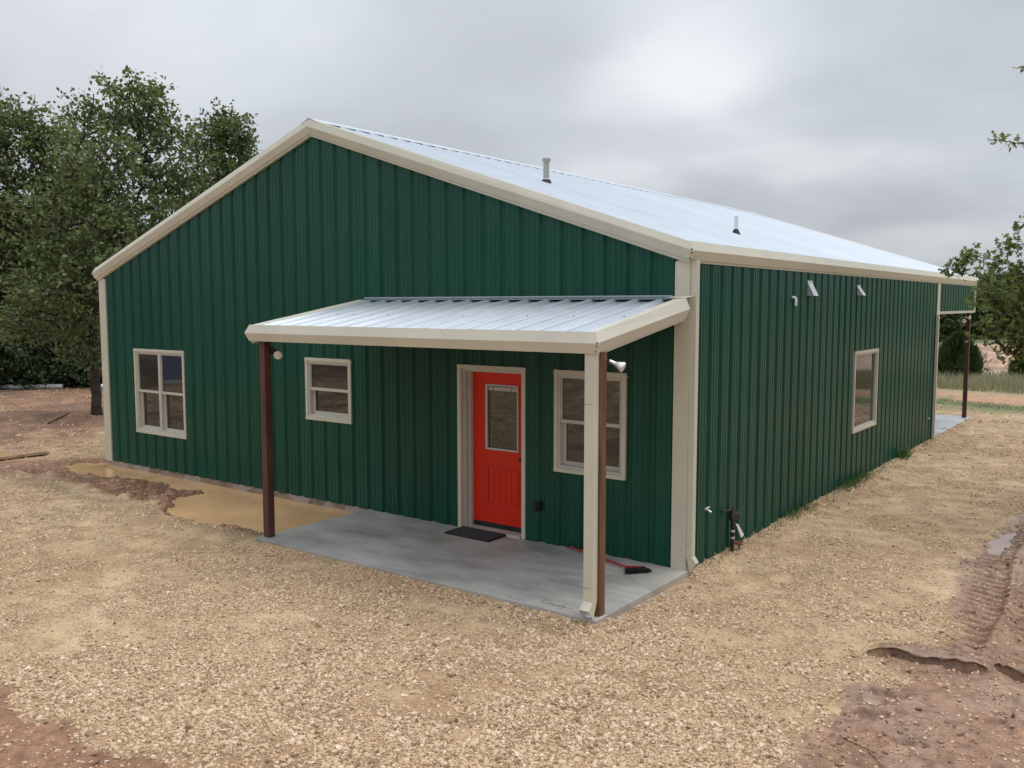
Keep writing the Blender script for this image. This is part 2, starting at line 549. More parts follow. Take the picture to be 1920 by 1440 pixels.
def fields(x, y):
    e = (fbm(x, y, 0.5, 3, 5) - 0.5) * 0.40
    e2 = (fbm(x, y, 0.16, 4, 9, 0.6) - 0.5) * 0.30
    mud = np.zeros_like(x)
    sl = sdf(MUDL, x, y)
    mud = np.maximum(mud, sstep(0.10, -0.10, sl + e + e2))
    sfl = sdf(MUDFL, x, y)
    mud = np.maximum(mud, sstep(0.4, -0.5, sfl + e * 4) * sstep(0.34, 0.52, fbm(x * 0.6, y * 1.4, 1.8, 4, 33) + 0.06))
    sr = sdf(MUDR, x, y)
    mud = np.maximum(mud, sstep(0.08, -0.10, sr + e + e2))
    sb = sdf(MUDBL, x, y)
    mud = np.maximum(mud, sstep(0.06, -0.08, sb + e * 0.7 + e2))
    # dark gravel-poor smears in the drive
    mud = np.maximum(mud, 0.45 * sstep(0.66, 0.76, fbm(x, y * 1.6, 0.9, 4, 71)))
    mud = np.maximum(mud, 0.45 * sstep(0.55, 0.65, fbm(x, y * 1.3, 0.5, 4, 72)) * sstep(1.1, 0.2, np.abs(np.hypot(x + 0.2, y + 5.2) - 0.4)))
    return mud, sl, sr, sb


def height(x, y):
    mud, sl, sr, sb = fields(x, y)
    h = -0.045 + (fbm(x, y, 2.6, 3, 1) - 0.5) * 0.035 + (fbm(x, y, 0.35, 4, 2) - 0.5) * 0.022 * (1 - mud)
    # wheel-packed shallow undulations of the drive
    # left puddle ground: keep the muddy shelf just above the water, dips where the water stands
    inl = sstep(0.25, -0.15, sl)
    h = h * (1 - inl) + inl * (-0.048 + (fbm(x, y, 0.8, 3, 3) - 0.5) * 0.03)
    # ripples dragged through the mud
    a = x * 0.80 - y * 0.6
    rip = np.maximum(0, np.sin((x * 0.55 + y * 0.83) * 26 + 4 * fbm(x, y, 0.7, 2, 4))) ** 2
    h = h + inl * rip * 0.013 * sstep(-9.8, -8.6, x) * sstep(-6.9, -7.6, x)
    h = h + inl * np.maximum(0, np.abs(fbm(x, y, 0.16, 3, 6) - 0.5) - 0.06) * 0.10 + inl * 0.05 * sstep(0.6, 0.8, fbm(x, y, 0.3, 3, 7)) * sstep(-0.1, 0.25, sdf(POND, x, y))
    pd = sdf(POND, x, y) + (fbm(x * 0.6, y * 1.8, 0.5, 3, 21) - 0.5) * 0.55
    h = h - 0.075 * sstep(0.14, -0.22, pd)
    h = h - 0.10 * sstep(-0.62, -0.34, y + (fbm(x, y, 0.6, 3, 24) - 0.5) * 0.35) * (x > -12.2) * (x < -5)
    pd2 = sdf(POND2, x, y) + (fbm(x, y * 1.8, 0.4, 3, 22) - 0.5) * 0.3
    h = h - 0.055 * sstep(0.08, -0.2, pd2)
    pd3 = sdf(POND3, x, y) + (fbm(x, y, 0.4, 3, 23) - 0.5) * 0.25
    h = h - 0.06 * sstep(0.08, -0.25, pd3)
    # far-left mud: low berms and wheel scars
    fl = sstep(-14.5, -17, x) * sstep(0, 1.5, y)
    h = h + fl * ((fbm(x * 0.5 + y * 0.3, y * 1.6, 0.9, 4, 41) - 0.5) * 0.16 + 0.05)
    h = h + 0.16 * np.exp(-(((x + 19.2) / 1.6) ** 2 + ((y - 2.9) / 0.8) ** 2))
    # right: churned mud
    inr = sstep(0.15, -0.15, sr)
    h = h - inr * 0.015 + inr * (fbm(x, y, 0.6, 3, 51, 0.45) - 0.5) * 0.06 + inr * np.maximum(0, np.abs(fbm(x, y, 0.22, 2, 52) - 0.5) - 0.16) * 0.12
    for off in (-0.02, 0.46, 1.5):
        xc = 2.93 - 0.055 * y + off + 0.03 * np.sin(y * 1.7)
        u = x - xc
        band = sstep(0.24, 0.17, np.abs(u)) * inr * sstep(-0.8, -0.5, y) * sstep(0.22, 0.40, fbm(x, y, 0.8, 2, 57))
        ph = (y + 0.45 * u + 0.05 * fbm(x, y, 0.3, 2, 58)) * 2 * math.pi / 0.175
        h = h + band * (-0.012 - 0.085 * sstep(0.30, 0.80, np.sin(ph)))
        h = h + inr * 0.025 * np.exp(-((np.abs(u) - 0.26) / 0.05) ** 2) * sstep(-0.75, -0.3, y)
    # crust of mud lifted by the tracks (two lips)
    for (x0, x1, y0, sl_) in ((2.3, 3.22, -1.13, 0.42), (3.26, 4.6, -0.80, 0.12)):
        yl = y0 + (x - x0) * sl_ * (1 - 0.35 * (x - x0)) + (fbm(x, x * 0, 0.22, 4, 61) - 0.5) * 0.24
        ends = sstep(x0 - 0.05, x0 + 0.12, x) * sstep(x1 + 0.05, x1 - 0.12, x)
        v = y - yl
        h = h + ends * 0.05 * sstep(-0.012, 0.012, v) * sstep(0.5, 0.02, v)
        h = h - ends * 0.12 * np.exp(-((v + 0.045) / 0.04) ** 2)
    for (fx, fy, rx, ry, dep) in ((2.66, -1.86, 0.14, 0.06, 0.07), (2.66, -2.30, 0.11, 0.055, 0.06), (2.95, -2.64, 0.085, 0.055, 0.05), (3.4, -1.9, 0.1, 0.06, 0.04), (3.1, -3.3, 0.12, 0.07, 0.04)):
        rr = np.hypot((x - fx) / rx, (y - fy) / ry) + (fbm(x, y, 0.1, 2, 63) - 0.5) * 0.5
        h = h - dep * sstep(1.15, 0.7, rr) + 0.018 * np.exp(-((rr - 1.35) / 0.25) ** 2)
    prr = sdf(PONDR, x, y) + (fbm(x, y, 0.2, 3, 64) - 0.5) * 0.14
    h = h - 0.05 * sstep(0.06, -0.12, prr)
    inb = sstep(0.1, -0.1, sb)
    h = h - inb * 0.03 + inb * np.maximum(0, np.sin((x * 0.35 + y) * 14 + 3 * fbm(x, y, 1.0, 2, 66))) * 0.012
    for (qx, qy, rx, ry) in SMALLP:
        rr = np.hypot((x - qx) / rx, (y - qy) / ry) + (fbm(x, y, 0.1, 2, 67) - 0.5) * 0.9
        h = h - 0.035 * sstep(1.2, 0.4, rr)
    # gravel raked against the walls and the porch edge
    right = sstep(0.55, 0.03, x) * sstep(-0.3, 0.3, y) * sstep(18, 17, y) * (x > -0.5)
    h = h + right * (0.055 + 0.03 * (fbm(x, y, 0.6, 2, 68) - 0.5))
    pe = sstep(-2.35, -2.02, y) * sstep(-5.4, -4.8, x) * sstep(0.4, 0.1, x) * (y < -1.8)
    h = h + pe * 0.045
    # never above slabs / floor
    # camera-side bank, climbing behind the photographer
    d = (x - CAM[0]) * -0.5937 / 0.996 + (y - CAM[1]) * 0.7998 / 0.996
    up = np.clip(5.3 - d, 0, None)
    h = h + 0.30 * up * sstep(0, 2.0, up) * (up < 11) + (up >= 11) * (3.3 + 0.9 * (1 - np.exp(-(up - 11) / 12)))
    rb = np.clip(x - 7.5, 0, None)
    h = h + 2.2 * sstep(0, 9, rb) * sstep(18, 8, y) * sstep(-12, -2, y) * (1 - sstep(0, 6, up) * 0.8)
    # far: cut bank, plateau and hills beyond
    yb = y + 0.25 * x
    h = h + 1.15 * sstep(32.5, 37.5, yb + (fbm(x, y, 2.4, 4, 81) - 0.5) * 3.6) * sstep(-22, -14, x)
    h = h + (fbm(x, y, 0.9, 3, 82) - 0.5) * 0.30 * sstep(32, 34, yb) * sstep(39, 37, yb) * sstep(-22, -14, x)
    h = h + sstep(42, 160, yb) * 6.0 + sstep(100, 500, np.hypot(x, y)) * 8 * fbm(x, y, 140, 3, 83)
    h = h + sstep(-27, -60, x) * 1.5
    return h


def gaxis(lo, hi, step, far):
    a = np.arange(lo, hi + step / 2, step)
    out = []; s = step; p = hi
    while p < far:
        s *= 1.09; p += s; out.append(p)
    left = []; s = step; p = lo
    while p > -far:
        s *= 1.09; p -= s; left.append(p)
    return np.array(left[::-1] + list(a) + out)


gx = gaxis(-10.0, 4.0, 0.0215, 900)
gy = gaxis(-6.4, 5.0, 0.0215, 900)
X, Y = np.meshgrid(gx, gy)
mud, sl, sr, sb = fields(X, Y)
Z = height(X, Y)
inside = (X > -12.0) & (X < -0.12) & (Y > 0.14) & (Y < 17.1)
porch = (X > -4.95) & (X < -0.02) & (Y > -1.93) & (Y <= 0.14)
Z = np.where(inside, -0.3, Z)
Z = np.where(porch, -0.2, Z)

fine = fbm(X, Y, 0.5, 4, 91)
big = fbm(X, Y, 3.0, 3, 92)
C3 = lambda *c: np.array(c)[None, None, :]
tan1 = C3(0.60, 0.42, 0.245); tan2 = C3(0.70, 0.52, 0.325); tan3 = C3(0.51, 0.34, 0.19)
g = tan1 * (1 - fine[..., None]) + tan2 * fine[..., None]
g = g + (tan3 - g) * (sstep(0.48, 0.7, big) * 0.55 + 0.45 * sstep(0.5, 0.72, fbm(X, Y * 1.4, 0.7, 4, 194)))[..., None]
STN = stones(X, Y)
g = g + (C3(0.40, 0.27, 0.15) - g) * (0.6 * STN)[..., None]  # darker soil where stones crowd, painting in the shaded gaps between them
mcol = C3(0.29, 0.155, 0.088)
mpink = C3(0.335, 0.210, 0.145)
rsel = sstep(1.5, 2.6, X) * sstep(-12, -4, Y)
mm = mcol + (mpink - mcol) * (rsel * (0.35 + 0.65 * sstep(0.35, 0.6, fbm(X, Y, 0.7, 3, 93))))[..., None]
mm = mm * (0.80 + 0.40 * fbm(X, Y, 0.25, 3, 94))[..., None]
g = g + (mm - g) * mud[..., None]
rim = sstep(WATER_Z + 0.035, WATER_Z + 0.004, Z) * sstep(-4.9, -5.2, X) * sstep(-13.5, -12.8, X) * sstep(-2.2, -1.9, Y) * sstep(0.3, 0.1, Y)
g = g * (1 - 0.38 * rim)[..., None]   # soaked soil at the water line
YB = Y + 0.25 * X
fl = (sstep(-13.5, -17, X) * sstep(30, 20, YB))[..., None]
g = g + (C3(0.32, 0.185, 0.115) * (0.75 + 0.5 * fine[..., None]) - g) * fl * (0.35 + 0.6 * sstep(0.35, 0.55, fbm(X * 0.5, Y * 1.5, 1.5, 4, 193)))[..., None]
farr = sstep(18.5, 20.0, YB + (fine - 0.5) * 2)
gg = C3(0.17, 0.19, 0.085) * (0.8 + 0.5 * fine[..., None])
dirt = C3(0.44, 0.27, 0.165) * (0.75 + 0.5 * fbm(X * 0.4, Y * 2, 0.8, 3, 95))[..., None]
dry = C3(0.30, 0.27, 0.17) * (0.8 + 0.4 * fine[..., None])
bank = C3(0.50, 0.335, 0.24) * (0.72 + 0.55 * fbm(X, Y, 1.1, 4, 96))[..., None]
bank = bank + (C3(0.60, 0.50, 0.38) - bank) * sstep(0.5, 0.7, fbm(X, Y, 1.6, 3, 97))[..., None] * 0.6
top = C3(0.13, 0.16, 0.06) * (0.7 + 0.6 * fine[..., None])
far_c = gg
far_c = far_c + (dirt - far_c) * sstep(21.6, 22.3, YB + (fine - 0.5) * 1.5)[..., None]
far_c = far_c + (dry - far_c) * sstep(24.9, 25.5, YB + (fine - 0.5) * 1.0)[..., None]
far_c = far_c + (bank - far_c) * sstep(31.0, 32.0, YB + (fine - 0.5) * 2)[..., None]
far_c = far_c + (top - far_c) * sstep(38.0, 39.0, YB + (fine - 0.5) * 2)[..., None]
g = g + (far_c - g) * farr[..., None]
litter = C3(0.09, 0.07, 0.045)
g = g + (litter - g) * (sstep(-24, -29, X + (fine - 0.5) * 4) * sstep(14, 4, Y * 0 + 8))[..., None] * 0.85
D = (X - CAM[0]) * -0.5937 + (Y - CAM[1]) * 0.7998
hi = sstep(3.0, -3.0, D)
bcol = C3(0.27, 0.23, 0.175) * (0.25 + 1.5 * sstep(0.3, 0.7, fbm(X * 0.6, Y, 1.6, 6, 98, 0.7)))[..., None]
g = g + (bcol - g) * (hi * 0.75)[..., None]
g = g + (top - g) * sstep(-26, -34, D)[..., None]
wet = np.clip(0.35 + 0.65 * rsel + 0.6 * rim, 0, 1) * np.clip(rim + mud * (0.55 + 0.9 * sstep(0.35, 0.65, fbm(X, Y, 0.9, 3, 99))), 0, 1) * (1 - farr) * (1 - hi)
grav = (1 - mud) * (1 - farr)

bankn = np.clip(hi + 0.75 * sstep(-6.6, -9.5, Y) + sstep(5.5, 8, X) * sstep(22, 18, Y) + 0.6 * sstep(31.5, 33, YB) * sstep(39, 38, YB) + 0.5 * sstep(-13.5, -17, X) * sstep(30, 20, YB), 0, 1)
ny, nx = X.shape
idx = np.arange(nx * ny).reshape(ny, nx)
F = np.stack([idx[:-1, :-1], idx[:-1, 1:], idx[1:, 1:], idx[1:, :-1]], -1).reshape(-1, 4)
V = np.stack([X, Y, Z], -1).reshape(-1, 3)
gc = np.concatenate([g, np.ones(g.shape[:2] + (1,))], -1).reshape(-1, 4)

m, t, b = new_mat('ground_soil')
ac = t.nodes.new('ShaderNodeAttribute'); ac.attribute_name = 'gcol'
aw = t.nodes.new('ShaderNodeAttribute'); aw.attribute_name = 'wet'
ag = t.nodes.new('ShaderNodeAttribute'); ag.attribute_name = 'grav'
ge = t.nodes.new('ShaderNodeNewGeometry')
vo = t.nodes.new('ShaderNodeTexVoronoi'); vo.inputs['Scale'].default_value = 62.0
t.links.new(ge.outputs['Position'], vo.inputs['Vector'])
pn = obj_noise(t, 3.0, 4.0, 0.6)
fn = obj_noise(t, 55.0, 5.0, 0.7)
sv_ = t.nodes.new('ShaderNodeSeparateColor'); t.links.new(vo.outputs['Color'], sv_.inputs[0])
cell = RAMP(t, sv_.outputs[0], [(0.0, 0.50), (0.5, 1.0), (1.0, 1.42)])
edge = RAMP(t, vo.outputs['Distance'], [(0.25, 1.0), (0.75, 0.42)])
peb = MIX(t, 1.0, cell, edge, 'MULTIPLY')
cellf = MATH(t, 'MULTIPLY', ag.outputs['Fac'], RAMP(t, pn, [(0.36, 0.15), (0.6, 0.85)]))
c = MIX(t, cellf, ac.outputs['Color'], MIX(t, 1.0, ac.outputs['Color'], peb, 'MULTIPLY'))
c = MIX(t, 0.5, c, MIX(t, 1.0, c, RAMP(t, fn, [(0.3, 0.6), (0.7, 1.4)]), 'MULTIPLY'))
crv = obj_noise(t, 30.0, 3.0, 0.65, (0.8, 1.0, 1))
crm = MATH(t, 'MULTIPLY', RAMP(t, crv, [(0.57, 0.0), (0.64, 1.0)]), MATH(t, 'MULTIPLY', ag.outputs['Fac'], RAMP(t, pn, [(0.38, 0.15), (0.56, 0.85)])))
c = MIX(t, crm, c, (0.20, 0.125, 0.065))   # dark flecks painted in as the shadowed gaps between stones
mudf = MATH(t, 'SUBTRACT', 1.0, ag.outputs['Fac'])
mn = obj_noise(t, 11.0, 6.0, 0.68)
c = MIX(t, MATH(t, 'MULTIPLY', mudf, 0.8), c, MIX(t, 1.0, c, RAMP(t, mn, [(0.34, 0.5), (0.5, 1.0), (0.66, 1.35)]), 'MULTIPLY'))
ab = t.nodes.new('ShaderNodeAttribute'); ab.attribute_name = 'bankn'
bn = obj_noise(t, 1.1, 8.0, 0.72, (1, 1, 2))
c = MIX(t, MATH(t, 'MULTIPLY', ab.outputs['Fac'], 0.95), c, MIX(t, 1.0, c, RAMP(t, bn, [(0.36, 0.25), (0.5, 0.85), (0.64, 1.9)]), 'MULTIPLY'))
t.links.new(c, b.inputs['Base Color'])
rr = MATH(t, 'SUBTRACT', 0.88, MATH(t, 'MULTIPLY', aw.outputs['Fac'], 0.62))
t.links.new(rr, b.inputs['Roughness'])
b.inputs['Specular IOR Level'].default_value = 0.4
hh = MATH(t, 'ADD', MATH(t, 'MULTIPLY', MATH(t, 'SUBTRACT', 0.6, vo.outputs['Distance']), MATH(t, 'MULTIPLY', cellf, 0.6)), MATH(t, 'MULTIPLY', fn, MATH(t, 'MULTIPLY_ADD', ag.outputs['Fac'], 0.32, 0.13)))
hh = MATH(t, 'ADD', hh, MATH(t, 'MULTIPLY', mn, MATH(t, 'MULTIPLY', mudf, 0.9)))
bump(t, b, hh, 0.8, 0.02)
M['ground'] = m
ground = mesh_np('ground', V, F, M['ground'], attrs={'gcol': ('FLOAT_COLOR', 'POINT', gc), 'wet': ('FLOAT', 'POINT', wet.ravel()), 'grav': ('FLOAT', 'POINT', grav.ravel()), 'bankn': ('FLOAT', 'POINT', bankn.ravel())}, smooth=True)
tag(ground, kind='structure')


# crust of mud curled up over the ruts: overhanging lips, part of the ground
for (x0, x1, y0, sl_) in ((2.3, 3.22, -1.13, 0.42), (3.26, 4.6, -0.80, 0.12)):
    xs = np.arange(x0, x1 + 0.001, 0.02)
    yl = y0 + (xs - x0) * sl_ * (1 - 0.35 * (xs - x0)) + (fbm(xs, xs * 0, 0.22, 4, 61) - 0.5) * 0.24
    en = np.clip(np.minimum(xs - x0, x1 - xs) / 0.12, 0.05, 1) * (0.12 + 1.1 * sstep(0.32, 0.6, fbm(xs, xs * 0, 0.3, 3, 65)))
    jag = (fbm(xs, xs * 0, 0.11, 4, 62, 0.7) - 0.5) * 1.9
    rings = []
    for i, x in enumerate(xs):
        zb = lambda v: float(height(np.array([[x]]), np.array([[yl[i] + v]]))[0, 0])
        z0_ = zb(0.06)
        r_ = []
        for v, dz in ((0.10, None), (0.07, 0.004 + 0.008 * jag[i - 3]), (0.03, 0.010 + 0.012 * jag[i - 7]), (-0.01 + 0.03 * jag[i], 0.012 + 0.014 * jag[i]), (-0.055 + 0.07 * jag[i], 0.004 + 0.016 * jag[i - 2]), (-0.06 + 0.07 * jag[i], -0.006), (-0.015, -0.02), (0.06, -0.045)):
            r_.append((x + 0.01 * jag[i], yl[i] + v * (0.3 + 0.7 * en[i]), (zb(v) - 0.006) if dz is None else z0_ + dz * en[i] * (1 + 0.8 * jag[i])))
        rings.append(r_)
    mb = MB(); mb.loft(rings)
    mb.build('mud_crust', M['crust'], ground, True)


def poly_sheet(name, poly, z, mat, grow=0.25):
    """water sheet: outline pushed outwards so the ground itself draws the shoreline"""
    cx = sum(p[0] for p in poly) / len(poly); cy = sum(p[1] for p in poly) / len(poly)
    pts = []
    n = len(poly)
    for i in range(n):
        for k in range(3):
            x = poly[i][0] + (poly[(i + 1) % n][0] - poly[i][0]) * k / 3
            y = poly[i][1] + (poly[(i + 1) % n][1] - poly[i][1]) * k / 3
            dd = math.hypot(x - cx, y - cy) or 1
            pts.append((x + (x - cx) / dd * grow, y + (y - cy) / dd * grow))
    mb = MB()
    mb.add([(x, y, z) for x, y in pts], [tuple(range(len(pts)))])
    return tag(mb.build(name, mat), kind='structure')


POND_SHEET = [(-7.9, -1.75), (-8.6, -1.0), (-9.2, -0.75), (-10.2, -0.7), (-10.2, 0.0), (-5.06, 0.0), (-5.06, -1.75)]
mb = MB(); mb.add([(x, y, WATER_Z) for x, y in POND_SHEET], [tuple(range(len(POND_SHEET)))])
tag(mb.build('puddle', M['water']), 'long orange-brown puddle between the green wall and the porch slab', kind='structure')
P2 = [(-13.1, -0.95), (-13.0, -0.1), (-12.5, 0.2), (-12.18, 0.0), (-10.21, 0.0), (-10.21, -0.6), (-10.9, -1.05), (-12.0, -1.1)]
mb = MB(); mb.add([(x, y, WATER_Z + 0.001) for x, y in P2], [tuple(range(len(P2)))])
tag(mb.build('puddle', M['water']), 'small brown puddle mirroring the far corner trim', kind='structure')
tag(poly_sheet('puddle', POND3, -0.075, M['water']), 'shallow tan puddle by the muddy board at the left edge')
tag(poly_sheet('puddle', PONDR, -0.085, M['water3'], 0.1), 'pale pinkish puddle at the head of the track marks')
for (qx, qy, rx, ry), lb, mt in zip(SMALLP, ('small tan puddle in the gravel in front of the porch post', 'small yellowish puddle in the foreground gravel', 'small puddle at the edge of the churned mud', 'milky puddle beside the boot hole in the mud'), ('water2', 'water2', 'water2', 'water3')):
    zz = float(height(np.array([[qx + rx * 0.75]]), np.array([[qy]]))[0, 0]) - 0.004
    mb = MB(); mb.add([(qx + rx * 1.5 * math.cos(a), qy + ry * 1.5 * math.sin(a), zz) for a in np.linspace(0, 2 * math.pi, 20, endpoint=False)], [tuple(range(20))])
    tag(mb.build('puddle', M[mt]), lb, kind='structure')


# ------------------------------------------------------------------ the metal building
W, LEN, FAR = 12.14, 12.67, 17.12
XR = -W / 2
bld = empty('metal_building', (XR, LEN / 2, 0))
bld.location = (0, 0, 0)
tag(bld, 'green corrugated metal building with beige trim, galvanised roof and red front door', 'building')
FLOOR = 0.035


def zr(x):                     # main roof, flat of the sheet
    return 5.70 - abs(x - XR) / 3.0


PER = 0.3048
PROF = [(-0.047, 0), (-0.020, 0.037), (0.020, 0.037), (0.047, 0), (0.100, 0), (0.107, 0.006), (0.119, 0.006), (0.126, 0),
        (0.180, 0), (0.187, 0.006), (0.199, 0.006), (0.206, 0)]


WPROF = [(-0.058, 0), (-0.030, 0.036), (0.030, 0.036), (0.058, 0), (0.104, 0), (0.110, 0.006), (0.121, 0.006), (0.127, 0),
         (0.178, 0), (0.184, 0.006), (0.195, 0.006), (0.201, 0)]


def profile(u0, u1, phase=0.0, PROF=PROF):
    """rib profile points between u0 and u1"""
    pts = []
    k0 = int(math.floor((u0 - phase) / PER)) - 1
    k1 = int(math.ceil((u1 - phase) / PER)) + 1
    allp = [(phase + k * PER + a, h) for k in range(k0, k1 + 1) for a, h in PROF]
    us = [p[0] for p in allp]; hs = [p[1] for p in allp]
    pts = [(u0, float(np.interp(u0, us, hs)))] + [p for p in allp if u0 + 1e-5 < p[0] < u1 - 1e-5] + [(u1, float(np.interp(u1, us, hs)))]
    return pts


def wall_panels(u0, u1, zb, ztop, place, holes=(), name='wall_panel', mat=None, parent=None, phase=0.0, step=3 * PER):
    """vertical sheets, three ribs each, openings cut out"""
    cuts = [u0]
    k = math.ceil((u0 - phase + 0.05) / step)
    while phase + k * step - 0.058 < u1 - 0.05:
        c_ = phase + k * step - 0.058
        if c_ > u0 + 0.05: cuts.append(c_)
        k += 1
    cuts.append(u1)
    for i in range(len(cuts) - 1):
        a, b_ = cuts[i], cuts[i + 1]
        lift = 0.0012 * (i % 2)
        pts = [(u_, 0.036 - h_) for u_, h_ in profile(a, b_, phase, WPROF)]
        extra = [e for hl in holes for e in hl[:2] if a < e < b_]
        if ztop.__code__.co_argcount and a < XR < b_ and name == 'wall_panel': extra.append(XR)
        us = [p[0] for p in pts]; hs = [p[1] for p in pts]
        for e in extra:
            pts.append((e, float(np.interp(e, us, hs))))
        pts.sort()
        mb = MB(); mb_low = MB()
        full = any(h0 <= a + 0.002 and h1 >= b_ - 0.002 for (h0, h1, _z0, _z1) in holes)
        for (ua, ha), (ub, hb) in zip(pts[:-1], pts[1:]):
            if ub - ua < 1e-6: continue
            mid = (ua + ub) / 2
            segs = [(zb, None)]
            for (h0, h1, za, zc_) in holes:
                if h0 < mid < h1:
                    segs = [(zb, za), (zc_, None)]
            for (s0, s1) in segs:
                if s1 is not None and s1 - s0 < 0.005: continue
                ta = ztop(ua) if s1 is None else s1
                tb = ztop(ub) if s1 is None else s1
                (mb_low if full and s1 is not None else mb).add([place(ua, ha + lift, s0), place(ub, hb + lift, s0), place(ub, hb + lift, tb), place(ua, ha + lift, ta)], [(0, 1, 2, 3)])
        mb.build(name, mat or M['green'], parent or bld)
        if mb_low.v: mb_low.build(name, mat or M['green'], parent or bld)


front = lambda u, o, z: (u, -o, z)
side = lambda u, o, z: (o, u, z)
DOOR = (-3.235, -2.235, 0.0, 2.175)
WINS_F = [(-11.07, -9.50, 0.665, 2.215), (-6.33, -5.33, 1.265, 2.215), (-1.745, -0.745, 0.965, 2.225)]
WIN_R = (6.33, 7.78, 0.84, 2.225)
hf = [(a + 0.03, b_ - 0.03, c_ + 0.03, d_ - 0.03) for a, b_, c_, d_ in WINS_F] + [(DOOR[0], DOOR[1], FLOOR - 0.01, DOOR[3])]
wall_panels(-W + 0.02, -0.02, FLOOR, lambda u: zr(u) - 0.12, front, hf, phase=-0.10)
a_, b_, c_, d_ = WIN_R
wall_panels(0.03, LEN, 0.015, lambda u: 3.58, side, [(a_ + 0.03, b_ - 0.03, c_ + 0.03, d_ - 0.03)], phase=0.22)
wall_panels(LEN + 0.10, FAR - 0.06, 2.84, lambda u: 3.58, side, phase=0.22)
wall_panels(0.0, FAR - 0.06, 0.015, lambda u: 3.58, lambda u, o, z: (-W - o, u, z), phase=0.1)
wall_panels(-W + 0.02, -0.03, FLOOR, lambda u: zr(u) - 0.12, lambda u, o, z: (u, LEN + o, z), phase=-0.1)

# screw heads in rows along the girts (specks: one part per wall)
def wall_screws(u0, u1, rows, place, phase, holes, top):
    mb = MB(); k = math.ceil((u0 - phase) / PER)
    while phase + k * PER < u1 - 0.06:
        for du in (0.078, 0.228):
            u = phase + k * PER + du
            for z in rows:
                if z > top(u) - 0.05 or any(h0 - 0.03 < u < h1 + 0.03 and za - 0.03 < z < zc_ + 0.03 for h0, h1, za, zc_ in holes): continue
                q = 0.0065
                mb.add([place(u - q, 0.0365, z - q), place(u + q, 0.0365, z - q), place(u + q, 0.0365, z + q), place(u - q, 0.0365, z + q), place(u, 0.0425, z)], [(0, 1, 4), (1, 2, 4), (2, 3, 4), (3, 0, 4)])
        k += 1
    mb.build('wall_screw', M['screw'], bld)['kind'] = 'stuff'
M['screw'] = simple('green_screw', (0.05, 0.13, 0.10), 0.3, var=0.2, vscale=20)
wall_screws(-W + 0.2, -0.15, (0.09, 1.2, 2.35, 3.3, 4.2, 4.9), front, -0.10, hf, lambda u: zr(u) - 0.15)
wall_screws(0.12, LEN - 0.2, (0.09, 1.2, 2.35, 3.40), side, 0.22, [WIN_R], lambda u: 3.55)
# foundation kerb under the sheets
mb = MB(); mb.box(-W - 0.012, 0.012, -0.02, LEN, -0.45, FLOOR - 0.004, bev=0.006)
mb.build('foundation', M['found'], bld)

# roof sheets (ribs run down the slope)
def roof_panels(slope_sign, y0, y1):
    xe = 0.055 if slope_sign > 0 else -W - 0.055
    cuts = list(np.arange(y0, y1, 3 * PER)) + [y1]
    for i in range(len(cuts) - 1):
        pts = profile(cuts[i], cuts[i + 1], y0 + 0.10)
        mb = MB()
        lift = 0.0012 * (i % 2)
        for (ua, ha), (ub, hb) in zip(pts[:-1], pts[1:]):
            if max(ha, hb) > 0.001:
                mb.add([(xe, ua, zr(xe) - 0.002), (xe, ub, zr(xe) - 0.002), (xe, ub, zr(xe) + hb + lift), (xe, ua, zr(xe) + ha + lift)], [(0, 1, 2, 3)])
            mb.add([(XR, ua, zr(XR) + ha + lift), (XR, ub, zr(XR) + hb + lift), (xe, ub, zr(xe) + hb + lift), (xe, ua, zr(xe) + ha + lift)], [(0, 1, 2, 3)])
        # a row of screw heads along the eave and purlin lines
        mb.build('roof_panel', M['roof'], bld)
roof_panels(1, -0.03, FAR)
roof_panels(-1, -0.03, FAR)
# screw heads in rows over the purlins (thousands of specks on the roof: one part)
mb = MB()
rnd = random.Random(3)
for x in (-0.06, -1.55, -3.05, -4.5, -5.7):
    y = 0.10
    while y < FAR - 0.1:
        for dy in (0.05, 0.15):
            if rnd.random() < (0.95 if x > -0.1 else 0.55):
                z = zr(x) + 0.001
                s = 0.0075
                mb.add([(x - s, y + dy - s, z), (x + s, y + dy - s, z), (x + s, y + dy + s, z), (x - s, y + dy + s, z), (x, y + dy, z + 0.009)], [(0, 1, 4), (1, 2, 4), (2, 3, 4), (3, 0, 4)])
        y += PER
so_ = mb.build('roof_screw', M['darkbrown'], bld); so_['kind'] = 'stuff'

# sculptured trim: (outward, drop) section shared by rakes and gutters so the corners mitre
SEC = [(-0.085, 0.040), (0.060, 0.044), (0.105, -0.072), (0.066, -0.172), (0.046, -0.172), (0.046, -0.205), (0.0, -0.205), (0.0, -0.01), (-0.085, 0.030)]
GUT = [(0.050, -0.012), (0.060, 0.034), (0.105, -0.072), (0.066, -0.172), (0.046, -0.172), (0.046, -0.200), (0.0, -0.200), (0.0, -0.03)]
ZE = zr(0.0)


def rake(sgn, yend, yd):
    mb = MB(); r0 = []; r1 = []
    for o, v in SEC:
        y = yend + yd * o
        r0.append((XR, y, zr(XR) + v))
        xe = (0.0 + o) if sgn > 0 else (-W - o)
        r1.append((xe, y, ZE + v - (0.018 if v > 0.03 else 0)))
    mb.loft([r0, r1])
    return mb.build('rake_trim', M['beige'], bld)
for yend, yd in ((-0.035, -1), (FAR, 1)):
    rake(1, yend, yd); rake(-1, yend, yd)


def eave(sgn):
    mb = MB(); r0 = []; r1 = []
    for o, v in GUT:
        xe = o if sgn > 0 else -W - o
        r0.append((xe, -0.035 - o - 0.0015, ZE + v)); r1.append((xe, FAR + o + 0.0015, ZE + v))
    mb.loft([r0, r1]); mb.build('eave_gutter', M['beige'], bld)
eave(1); eave(-1)
